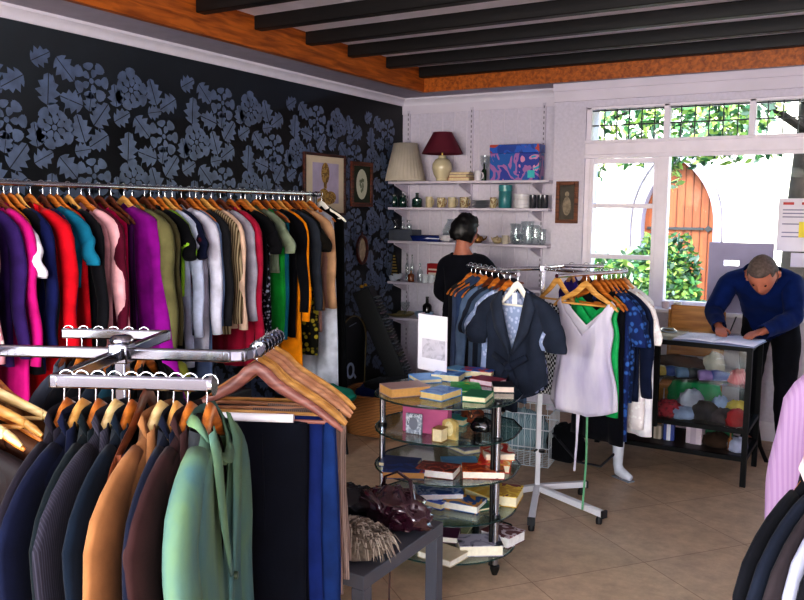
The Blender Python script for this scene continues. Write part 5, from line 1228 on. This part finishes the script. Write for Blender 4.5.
for i,(x,y,s_,c_,pt,c2,lb) in enumerate([(.02,-.12,(.09,.08,.07),'#a02c3c','print','#601c28','crimson patterned scarf at the lower left of the display case'),(.11,-.14,(.08,.07,.05),'#8f9fc0','plain',None,'pale blue cloth bundle in the lower display case'),(.13,.0,(.09,.08,.11),'#b0b4c8','plain',None,'light grey cloth heap in the lower display case'),(.24,-.10,(.08,.09,.08),'#23222a','plain',None,'black scarf bundle in the lower display case'),(.31,.02,(.07,.06,.09),'#9ab0d8','plain',None,'light blue folded scarf behind the black bundle'),(.35,-.12,(.07,.08,.06),'#3a3038','plain',None,'dark mauve cloth beside the red one in the display case'),(.41,-.02,(.07,.07,.085),'#c9b23c','plain',None,'yellow folded scarf at the lower right of the case'),(.43,-.15,(.055,.07,.07),'#a01420','plain',None,'bright red scarf at the lower right corner of the case'),(-.25,-.05,(.16,.12,.1),'#5a2430','plain',None,'wine red blanket at the hidden left of the lower case'),]):
    blobthing('folded_scarf','scarf',lb,inC(x,y,z2),s_,fabric(c_,pt,c2,40),50+i,R(20*i),'folded scarves in the lower display case')
blobthing('folded_scarf','scarf','emerald green cloth heaped at the back of the lower display case',inC(.12,.14,z2),(.17,.06,.17),fabric('#0f8a50'),71)
z3=.181
def boxthing(name,label,cat,loc,d,mt,rz=0,band=None):
    t=thing(name,label,cat,loc,rz); MB().span((-d[0]/2,-d[1]/2,0),(d[0]/2,d[1]/2,d[2])).build('box_body',mt,t,bevel=.003)
    if band: MB().span((-d[0]*.2,-d[1]/2-.0015,.0),(d[0]*.15,-d[1]/2-.0005,d[2])).build('printed_band',band,t)
boxthing('carton','blue and white small carton on the bottom shelf of the display case','box',inC(.02,-.08,z3),(.07,.05,.125),plain('#2a3f8a',.4),.1,plain('#e4e4ee',.5))
boxthing('carton','pinkish white carton on the bottom shelf of the display case','box',inC(.18,-.06,z3),(.10,.08,.12),plain('#cfc0c8',.5),-.1,plain('#b8a8b4',.5))
boxthing('carton','cream cup-sized carton at left of the bottom display shelf','box',inC(-.05,-.08,z3),(.05,.05,.09),plain('#b9ac9c',.5),0,plain('#8f8272',.5))
boxthing('game_box','flat green game box on the bottom shelf of the display case','box',inC(.27,.10,z3),(.22,.14,.10),plain('#137a4c',.5),.1,plain('#0f6a40',.5))
blobthing('folded_cloth','cloth','dark brown cloth on the bottom shelf of the display case',inC(.31,-.05,z3),(.09,.08,.06),fabric('#3c2c22'),80)
blobthing('folded_cloth','cloth','pale grey slipper bundle at right of the bottom display shelf',inC(.44,-.10,z3),(.06,.07,.06),fabric('#aab0c8'),81)
bottle(inC(.40,-.12,z3),.016,.12,plain('#8a5a2c',.3),'small amber bottle beside the grey bundle, bottom of the case')
# on top of the case
zt_=ZT+.0085
bkm=thing('open_ledger','open white ledger book on the counter under the man\'s hands','book',(-.86,5.29,zt_),R(-6))
def page(s_):
    P=[]
    for i in range(9):
        u=i/8; z=.008+.012*math.sin(u*PI*.8+.3)*(1-u*.6)
        P.append([(s_*u*.235,-.15,z),(s_*u*.235,.15,z)])
    return P
MB().grid(page(1)).build('page_block',plain('#d6d8ee',.7,0,.03),bkm,solid=.006,smooth=180); MB().grid(page(-1)).build('page_block',plain('#e0e2f2',.7,0,.03),bkm,solid=.006,smooth=180)
MB().span((-.24,-.155,0),(.24,.155,.003)).build('cover',plain('#8a94b8',.5),bkm)
ln=MB()
for i in range(12): ln.span((-.22,-.13+.022*i,.0240),(-.02,-.1285+.022*i,.0244))
ln.build('ruled_lines',plain('#a8acc8',.7),bkm)
jw=thing('jewellery_tray','shallow tray of necklaces on the counter left of the ledger','tray',(-1.22,5.38,zt_),R(-5))
MB().add([(-.13,-.07,0),(.13,-.07,0),(.13,.07,0),(-.13,.07,0),(-.14,-.08,.02),(.14,-.08,.02),(.14,.08,.02),(-.14,.08,.02)],[(3,2,1,0),(0,1,5,4),(1,2,6,5),(2,3,7,6),(3,0,4,7)]).build('tray_body',plain('#c9c6b8',.4),jw,solid=.003)
for i in range(6):
    o=MB().tube([(.10*math.cos(a*PI/8)*(.4+.09*i)+.05*math.sin(i*2),.05*math.sin(a*PI/8)*(.5+.08*i),.008+.004*i) for a in range(16)],.0035,6,closed=True).build('necklace',plain(['#b59a4a','#8aa090','#d8d2c0','#6e6a60','#a08a50','#c0c8d0'][i],.3,.4),loc=(-1.22+.01*i-.02,5.38,zt_+.004),rz=.4*i); tag(o,['gold','sea green','pearl white','pewter','old brass','pale silver'][i]+' bead necklace in the tray on the counter','necklace','necklaces in the tray')
sg=blobthing('cloth_cap','hat','dark blue cap at the left end of the counter top',(-1.44,5.36,zt_),(.10,.08,.06),fabric('#1c2438'),85)
# wooden chair behind the case
wc=thing('wooden_chair','orange-varnished wooden chair between the counter and the window','chair',(-1.14,5.95,0),R(6))
WO=wood('#c98a3c','#a86a28',4,.4)
MB().span((-.18,.17,.62),(.18,.19,.985)).build('backrest',WO,wc,bevel=.01)
MB().span((-.20,-.2,.44),(.20,.19,.465)).build('seat',WO,wc,bevel=.006)
for x in(-.18,.18):
    MB().bar((x,.18,0),(x,.195,.95),.03,.03).build('leg',WO,wc); MB().bar((x,-.18,0),(x,-.18,.44),.03,.03).build('leg',WO,wc)
# grey board leaning in the window, poster, notices
gb=thing('window_board','lilac grey board with a hand slot leaning against the window behind the man','board',(0,0,0))
def gxy(px,py): p=onY(px,py,6.20); return p.x,p.z
X0,_=gxy(706,280); X1,_=gxy(771,280); _,Z1=gxy(735,243)
zz0=.935
sx0,sz0=gxy(722,266); sx1,sz1=gxy(738,261)
mb=MB()
mb.span((X0,6.19,zz0),(sx0,6.205,Z1)).span((sx1,6.19,zz0),(X1,6.205,Z1)).span((sx0,6.19,zz0),(sx1,6.205,sz0)).span((sx0,6.19,sz1),(sx1,6.205,Z1))
gb.location=(0,.07,0); mb.build('panel',plain('#a09ab8',.7,0,.04),gb)
ps=thing('window_poster','white paper poster with a yellow square taped to the window','poster',(-.545,YW+.045,1.575))
MB().span((-.15,-.003,-.19),(.18,0,.185)).build('paper_sheet',plain('#e4dde6',.7,0,.04),ps)
mb=MB()
for i,(x,z,w_,h_) in enumerate([(-.12,.14,.07,.018),(-.0,.14,.04,.018),(.06,.14,.05,.018)]): mb.span((x,-.0045,z),(x+w_,-.0035,z+h_),0)
mb.build('red_heading',plain('#b8383c',.6),ps)
mb=MB()
for z in(.10,.075,.05,.0,-.06,-.09): mb.span((-.12,-.0045,z),(.04,-.0035,z+.008))
mb.build('grey_lines',plain('#85809a',.7),ps)
MB().span((-.01,-.005,-.09),(.13,-.004,.02)).build('yellow_square',plain('#e8d020',.5),ps)
MB().span((.03,-.006,-.045),(.06,-.0051,-.02)).build('dark_mark',plain('#2c2a20',.5),ps)
MB().span((-.05,-.012,-.30),(.2,-.008,-.20)).build('lower_notice',plain('#dcd4e2',.7,0,.04),ps)
for i,(x,lb,c_) in enumerate([(-1.42,'small white and red packet on the window sill','#d8c4c8'),(-1.33,'little cream pot on the window sill','#cfc8bc')]):
    o=MB().lathe([(.02,0),(.026,.005),(.03,.05),(.026,.05),(.02,.008),(0,.008)],seg=16).build('sill_pot',plain(c_,.4),loc=(x,6.30,.933)); tag(o,lb,'pot')

# ------------------------------------------------------------------ right foreground rail
fr_=thing('clothes_rail','chrome clothes rail at the right edge of the photo','clothes rail',(.35,1.50,0))
RA=Vector((-.085,1.69,0)); RB=Vector((.75,1.37,0)); RH=1.26; O_=Vector((.35,1.50,0))
MB().tube([RA-O_+Vector((0,0,RH)),RB-O_+Vector((0,0,RH))],.012,12).build('rail',chrome(),fr_)
q_=RB-O_
for t_ in(.75,.98):
    q_=RA.lerp(RB,t_)-O_; MB().tube([q_+Vector((0,0,.02)),q_+Vector((0,0,RH))],.012,10).tube([q_+Vector((-.08,-.22,.02)),q_+Vector((.08,.22,.02))],.014,8).build('upright',chrome('#9a9ca6'),fr_)
PK=fabric('#a487a9','stripe','#9a7ca0',26)
f2=thing('clothes_rail','second chrome rail holding the lilac pink shirt, beyond the right edge','clothes rail',(.45,2.60,0))
MB().tube([(-.62,.02,1.38),(.5,0,1.38)],.012,10).build('rail',chrome(),f2)
for x in(.1,.45): MB().tube([(x,0,.02),(x,0,1.38)],.012,8).tube([(x,-.2,.02),(x,.2,.02)],.014,8).build('upright',chrome('#9a9ca6'),f2)
garment('shirt','shirt','lilac pink long-sleeved shirt hanging at the right edge',(.05,2.608,1.395),R(28),PK,half=.215,L_=.80,th=.04,sl=.62,neck='round',hook=.06,res=2,seed=201,fold=.007,sw=.095,spread=.09,collar=PK,buttons=('#e8d8e8',4,.12,.12))
hanger((.05,2.608,1.398),R(28),'orange','orange hanger inside the lilac pink shirt',w=.2,hook=.058,thick=.008)
for i,(t_,c_,lb,hk) in enumerate([(.005,'#0c0d13','black wool coat at the bottom right, leftmost of its rail','orange'),(.033,'#151a26','dark blue grey jacket at the bottom right corner','pale'),(.061,'#2a2427','charcoal brown jacket at the bottom right corner','orange'),(.086,'#9a9cae','silver grey satin jacket seen as a pale strip at the bottom right','orange'),(.115,'#0d0e13','black jacket right of the silver grey one','orange')]):
    p=RA.lerp(RB,t_); mt=fabric(c_) if i!=3 else fabric(c_,'plain',None,30,.45)
    garment('jacket','jacket',lb,(p.x,p.y,RH+.0125),R(70),mt,half=.215,L_=.8,th=.0125,sl=.6,neck='v',neckd=.25,hook=.062,res=1.6,seed=210+i,sw=.085 if i!=3 else .05,lapel=mt,fold=.003,spread=.045,collar=fabric('#b9a4a8') if i==0 else mt)
    hanger((p.x,p.y,RH+.0155),R(70),hk,'wooden hanger inside the '+lb.split(',')[0].split(' at the')[0].split(' seen')[0]+' at the right edge',w=.2,hook=.06,thick=.0095,bar=False,style='suit')

# ------------------------------------------------------------------ people
SKIN=plain('#b5715a',.5,0,.08,20)
def skin_mesh(name,verts,edges,radii,sub=2,voxel=None,root=0):
    me=bpy.data.meshes.new(name); me.from_pydata(verts,edges,[])
    o=bpy.data.objects.new(name,me); COL.objects.link(o)
    o.modifiers.new('sk','SKIN')
    for i,r in enumerate(radii):
        sv=me.skin_vertices[0].data[i]; sv.radius=r if isinstance(r,tuple) else (r,r); sv.use_root=(i==root)
    s=o.modifiers.new('su','SUBSURF'); s.levels=sub; s.render_levels=sub
    dg=bpy.context.evaluated_depsgraph_get(); dg.update()
    m2=bpy.data.meshes.new_from_object(o.evaluated_get(dg))
    bpy.data.objects.remove(o); return m2
def chain(G,pts,parent=None):
    """append polyline to graph; pts=[(co,r)...]; returns last index list"""
    V_,E_,R_=G; ids=[]
    for co_,r in pts:
        V_.append(tuple(co_)); R_.append(r); i=len(V_)-1
        if parent is not None: E_.append((parent,i))
        parent=i; ids.append(i)
    return ids
def merge(meshes,name,mats,parent,remesh=None,smooth=True,loc=None):
    bm=bmesh.new()
    for m_ in meshes: bm.from_mesh(m_)
    me=bpy.data.meshes.new(name); bm.to_mesh(me); bm.free()
    o=bpy.data.objects.new(name,me); COL.objects.link(o)
    if remesh:
        r=o.modifiers.new('r','REMESH'); r.mode='VOXEL'; r.voxel_size=remesh
        sm=o.modifiers.new('sm','SMOOTH'); sm.iterations=3; sm.factor=.5
        dg=bpy.context.evaluated_depsgraph_get(); dg.update()
        me2=bpy.data.meshes.new_from_object(o.evaluated_get(dg)); o.modifiers.clear(); o.data=me2; me=me2
    me.materials.clear()
    for m_ in mats: me.materials.append(m_)
    me.polygons.foreach_set('use_smooth',[True]*len(me.polygons))
    if parent: o.parent=parent
    return o
def head_mesh(Mx,scale=1.0):
    """head, local: +z crown, -y face, origin at head centre"""
    mb=MB(); P=[]; nr,ns=22,28
    for i in range(nr+1):
        ph=PI*i/nr; row=[]
        for j in range(ns+1):
            a=2*PI*j/ns; d=Vector((math.sin(ph)*math.cos(a),math.sin(ph)*math.sin(a),math.cos(ph)))
            x,y,z=d.x*.075,d.y*.096,d.z*.118
            if z<0:   # jaw
                k_=min(1,-z/.118); x*=1-.38*k_; y=y*(1-.12*k_)-.012*k_
            if d.y<0:
                f=-d.y; 
                y-= .018*math.exp(-((x/.012)**2+((z+.018)/.024)**2))      # nose
                y-= .006*math.exp(-((x/.022)**2+((z+.055)/.010)**2))      # lips
                y+= .010*math.exp(-(((abs(x)-.03)/.016)**2+((z-.008)/.012)**2)) # sockets
                y-= .006*math.exp(-((x/.03)**2+((z+.092)/.018)**2))       # chin
                y-= .004*math.exp(-((z-.028)/.010)**2)*f                  # brow
            row.append(tuple(Mx@(Vector((x,y,z))*scale)))
        P.append(row)
    mb.grid(P)
    for s_ in(-1,1):
        E=[Mx@(Vector((s_*.074,.008,.02))*scale),Mx@(Vector((s_*.084,.016,.012))*scale),Mx@(Vector((s_*.082,.014,-.018))*scale),Mx@(Vector((s_*.072,.006,-.03))*scale)]
        mb.tube(E,[.010,.014,.012,.006],8)
    me=bpy.data.meshes.new('h'); me.from_pydata(mb.v,[],mb.f)
    bm=bmesh.new(); bm.from_mesh(me); bmesh.ops.remove_doubles(bm,verts=bm.verts,dist=1e-5); bmesh.ops.recalc_face_normals(bm,faces=bm.faces); bm.to_mesh(me); bm.free()
    return me
def hair_obj(Mx,parent,mat,test,amp=.006,grow=1.07,scale=1.0,extra=None):
    mb=MB(); P=[];nr,ns=26,36; keep=[]
    vs=[];idx={}
    for i in range(nr+1):
        ph=PI*i/nr
        for j in range(ns):
            a=2*PI*j/ns; d=Vector((math.sin(ph)*math.cos(a),math.sin(ph)*math.sin(a),math.cos(ph)))
            x,y,z=d.x*.075,d.y*.096,d.z*.118
            if z<0: k_=min(1,-z/.118); x*=1-.25*k_
            g=grow+amp*10*noise.noise(d*5)
            p=Vector((x,y,z))*g
            if extra: p=extra(p,d)
            vs.append((tuple(Mx@(p*scale)),test(d)))
    fs=[]
    for i in range(nr):
        for j in range(ns):
            q=[i*ns+j,i*ns+(j+1)%ns,(i+1)*ns+(j+1)%ns,(i+1)*ns+j]
            if all(vs[k_][1] for k_ in q): fs.append(tuple(q))
    mb.add([v[0] for v in vs],fs); o=mb.build('hair',mat,parent,smooth=180,solid=.006,weld=True); return o
def eyes(Mx,parent,scale=1):
    for s_ in(-1,1):
        c=Mx@(Vector((s_*.03,-.080,.008))*scale)
        MB().lathe([(0,-.009),(.006,-.006),(.009,0),(.006,.006),(0,.009)],c=tuple(c),seg=10).build('eye',plain('#2c2220',.2),parent,smooth=180)
def hand(G,wrist,dirv,side,palmn,curl,parent,s=1.0):
    """five-fingered hand rooted at wrist; dirv along hand, side toward thumb, palmn palm normal"""
    d=Vector(dirv).normalized(); sd=Vector(side).normalized(); pn=Vector(palmn).normalized()
    w_=Vector(wrist)
    pal=chain(G,[(w_+d*.03*s,(.028*s,.016*s)),(w_+d*.065*s,(.036*s,.015*s))],parent)
    for k,(off,ln) in enumerate([(.030,.072),(.010,.080),(-.010,.074),(-.029,.058)]):
        b0=w_+d*.085*s+sd*off*s
        p1=b0+d*ln*.35*s+pn*ln*.10*curl*s; p2=p1+(d*(1-.45*curl)+pn*.7*curl)*ln*.35*s; p3=p2+(d*(1-.8*curl)+pn*1.0*curl)*ln*.3*s
        chain(G,[(b0,.0095*s),(p1,.0088*s),(p2,.008*s),(p3,.0065*s)],pal[-1])
    t0=w_+d*.03*s+sd*.032*s
    chain(G,[(t0,.012*s),(t0+d*.03*s+sd*.022*s+pn*.01*curl*s,.0105*s),(t0+d*.055*s+sd*.026*s+pn*.03*curl*s,.008*s)],pal[0])
# ---- man leaning over the counter
mo=Vector((-.66,6.08,0))
man=thing('person','grey-haired man in a navy jumper bending over the counter to write','person',tuple(mo))
def rel(p): return Vector(p)-mo
J=dict(pelvis=(-.66,6.10,.90),spine=(-.675,6.03,1.05),chest=(-.70,5.90,1.19),neckb=(-.715,5.80,1.27),
 shL=(-.90,5.84,1.20),elL=(-.975,5.72,1.00),wrL=(-.90,5.50,.925),shR=(-.52,5.86,1.19),elR=(-.49,5.72,.99),wrR=(-.635,5.45,.925),
 hipL=(-.76,6.10,.86),knL=(-.77,6.08,.48),anL=(-.77,6.12,.09),toL=(-.79,5.99,.035),hipR=(-.56,6.10,.86),knR=(-.55,6.10,.48),anR=(-.55,6.16,.09),toR=(-.55,6.03,.035))
J={k_:rel(v) for k_,v in J.items()}
def person_body(J,headM,hands,name='body',f=1.0,mat=SKIN,parent=None):
    G=([],[],[])
    c=chain(G,[(J['pelvis'],(.13*f,.10*f)),(J['spine'],(.125*f,.09*f)),(J['chest'],(.14*f,.10*f)),(J['neckb'],(.065,.06)),(headM@Vector((0,.012,-.09)),.052),(headM@Vector((0,0,-.03)),.05)])
    for s_ in'LR':
        a=chain(G,[(J['sh'+s_],.055*f),((J['sh'+s_]+J['el'+s_])/2,.045*f),(J['el'+s_],.038*f),((J['el'+s_]+J['wr'+s_])/2,.034*f),(J['wr'+s_],.024)],c[2])
        hand(G,J['wr'+s_],*hands[s_],a[-1])
        l=chain(G,[(J['hip'+s_],.085*f),((J['hip'+s_]+J['kn'+s_])/2,.072*f),(J['kn'+s_],.052*f),((J['kn'+s_]*.6+J['an'+s_]*.4),.052*f),(J['an'+s_],.035),(J['to'+s_],(.035,.025))],c[0])
    m1=skin_mesh('b',G[0],G[1],G[2],2)
    o=merge([m1,head_mesh(headM)],name,[mat],parent,remesh=.0075)
    return o
# head looks down at the book
hc=rel((-.675,5.63,1.262))
HM=Matrix.Translation(hc)@Matrix.Rotation(R(-6),4,'Z')@Matrix.Rotation(R(46),4,'X')@Matrix.Scale(1.14,4)
down=(0,0,-1)
mbody=person_body(J,HM,{'L':((.28,-.9,-.15),(.95,.28,0),(0,0,-1),.55),'R':((-.55,-.8,-.15),(-.8,.55,0),(0,0,-1),.6)},parent=man,f=1.12)
hair_obj(HM,man,plain('#5b4d48',.85,0,.35,60),lambda d:(d.z>.28 or (d.y>-.05 and d.z>-.55)) and not(d.y<-.55 and d.z<.55),.003,1.06)
eyes(HM,man)
def clothe(body,J,headM,name,parts,off,mat,parent,amp=.006,thick=.004):
    """garment shell that follows the body: faces whose nearest bone is in `parts`"""
    H=headM.to_translation()
    bones=[('torso',J['pelvis'],J['spine']),('torso',J['spine'],J['chest']),('torso',J['chest'],J['neckb']*.75+J['chest']*.25),('neck',J['neckb'],H),('head',H,H+(H-J['neckb'])*.5)]
    for s_ in'LR':
        w_=J['wr'+s_]; e=J['el'+s_]; d=(w_-e).normalized()
        bones+=[('arm',J['sh'+s_],e),('arm',e,w_-d*.01),('torso',J['chest'],J['sh'+s_]),('hand',w_+d*.03,w_+d*.14),('leg',J['hip'+s_],J['kn'+s_]),('leg',J['kn'+s_],J['an'+s_]),('foot',J['an'+s_]+Vector((0,0,-.05)),J['to'+s_]),('hips',J['pelvis'],J['hip'+s_])]
    def near(p):
        best=None;bd=9
        for nme,a,b_ in bones:
            ab=b_-a; t=max(0,min(1,(p-a).dot(ab)/max(1e-9,ab.length_squared))); d=(a+ab*t-p).length
            if d<bd: bd=d;best=nme
        return best
    me=body.data; lab=[near(v.co) for v in me.vertices]
    vm={};vs=[];fs=[]
    for p in me.polygons:
        k=[lab[i] for i in p.vertices]
        if all(x in parts for x in k):
            f=[]
            for i in p.vertices:
                if i not in vm:
                    v=me.vertices[i]; vm[i]=len(vs); n_=noise.noise(v.co*9)+.5*noise.noise(v.co*22)
                    vs.append(tuple(v.co+v.normal*(off+amp*n_)))
                f.append(vm[i])
            fs.append(f)
    m=bpy.data.meshes.new(name); m.from_pydata(vs,[],fs); m.materials.append(mat); m.polygons.foreach_set('use_smooth',[True]*len(m.polygons))
    o=bpy.data.objects.new(name,m); COL.objects.link(o); o.parent=parent
    sm=o.modifiers.new('sm','SMOOTH'); sm.iterations=6; sm.factor=.5
    so=o.modifiers.new('so','SOLIDIFY'); so.thickness=thick; so.offset=0
    return o
NAVY=C('#0b1f52','plain')
clothe(mbody,J,HM,'trousers',('leg','hips'),.014,C('#14151c'),man)
clothe(mbody,J,HM,'jumper',('torso','arm','hips'),.020,NAVY,man,.009)
for s_ in'LR':
    a=J['an'+s_]; t_=J['to'+s_]
    MB().tube([a+Vector((0,.04,-.045)),a+Vector((0,0,-.045)),(a+t_)/2+Vector((0,-.02,-.03)),t_+Vector((0,-.06,-.002)),t_+Vector((0,-.10,-.006))],[(.035,.036),(.042,.042),(.038,.046),(.028,.044),(.014,.026)],12,ref=(0,0,1)).build('shoe',plain('#15110f',.35),man,smooth=180)
MB().tube([rel((-.835,5.44,.875)),rel((-.80,5.50,1.0))],.004,6).build('pen',plain('#1a1a2a',.3),man)
# ---- woman at the shelves
wo_=Vector((-2.80,5.62,0))
wom=thing('person','dark-haired woman in a black shirt standing at the shelves, back turned','person',tuple(wo_))
J2=dict(pelvis=(0,0,.86),spine=(0,.0,1.03),chest=(0,.01,1.20),neckb=(.0,.02,1.33),shL=(-.155,.02,1.255),elL=(-.22,.05,1.0),wrL=(-.14,.22,.90),shR=(.155,.04,1.265),elR=(.26,.17,1.08),wrR=(.27,.39,1.08),
 hipL=(-.085,0,.82),knL=(-.09,.01,.45),anL=(-.09,-.02,.08),toL=(-.10,.10,.03),hipR=(.085,0,.82),knR=(.09,.02,.45),anR=(.09,0,.08),toR=(.11,.12,.03))
J2={k_:Vector(v) for k_,v in J2.items()}
HM2=Matrix.Translation(Vector((.01,.035,1.485)))@Matrix.Rotation(R(146),4,'Z')@Matrix.Rotation(R(14),4,'X')
wbody=person_body(J2,HM2,{'L':((.3,.9,-.1),(.9,-.3,.2),(0,0,-1),.35),'R':((0,1,.05),(-1,0,.1),(0,0,-1),.35)},f=.86,parent=wom)
hair_obj(HM2,wom,plain('#0c0a0b',.45,0,.3,40),lambda d:(d.z>.25 or (d.y>-.42 and d.z>-.66)) and not(d.y<-.60 and d.z<.60),.016,1.17,extra=lambda p,d: Vector((p.x*(1.08 if d.z<.3 else 1.04),p.y+(.01 if d.y>0 else 0),p.z*1.0+.006)))
eyes(HM2,wom)
clothe(wbody,J2,HM2,'trousers',('leg','hips'),.012,C('#0c0c11'),wom)
clothe(wbody,J2,HM2,'shirt',('torso','arm','hips'),.018,C('#12121a'),wom,.008)
for s_ in'LR':
    a=J2['an'+s_]; t_=J2['to'+s_]
    MB().tube([a+Vector((0,-.03,-.04)),a+Vector((0,0,-.04)),(a+t_)/2+Vector((0,0,-.025)),t_+Vector((0,.05,0))],[(.03,.03),(.036,.036),(.032,.04),(.014,.026)],12,ref=(0,0,1)).build('shoe',plain('#0f0d0d',.4),wom,smooth=180)

# ------------------------------------------------------------------ light
w_=bpy.data.worlds.new('sky'); scene.world=w_; w_.use_nodes=True; nt=w_.node_tree
bg=nt.nodes['Background']; sk=nt.nodes.new('ShaderNodeTexSky'); sk.sky_type='NISHITA'; sk.sun_disc=False; sk.sun_elevation=R(48); sk.sun_rotation=R(170); sk.air_density=1.2; sk.dust_density=2
nt.links.new(sk.outputs['Color'],bg.inputs['Color']); bg.inputs['Strength'].default_value=1.4
def light(kind,name,loc,rot,energy,color=(1,1,1),size=None,sy=None,angle=None):
    l=bpy.data.lights.new(name,kind); l.energy=energy; l.color=color
    if size: l.shape='RECTANGLE'; l.size=size; l.size_y=sy or size
    if angle is not None: l.angle=angle
    o=bpy.data.objects.new(name,l); COL.objects.link(o); o.location=loc; o.rotation_euler=rot; return o
light('SUN','sun',(0,0,8),(R(48),0,R(-22)),5.5,(1,.95,.86),angle=R(1))
# area lamp added as room fill inside the shop-front opening behind the photographer
light('AREA','front_fill',(-.7,YF+.1,1.6),(R(90),0,0),250,(.90,.93,1.0),4.6,1.6)
scene.view_settings.view_transform='Standard'
scene.view_settings.look='Medium High Contrast'
scene.view_settings.exposure=0.02
scene.view_settings.gamma=1.0
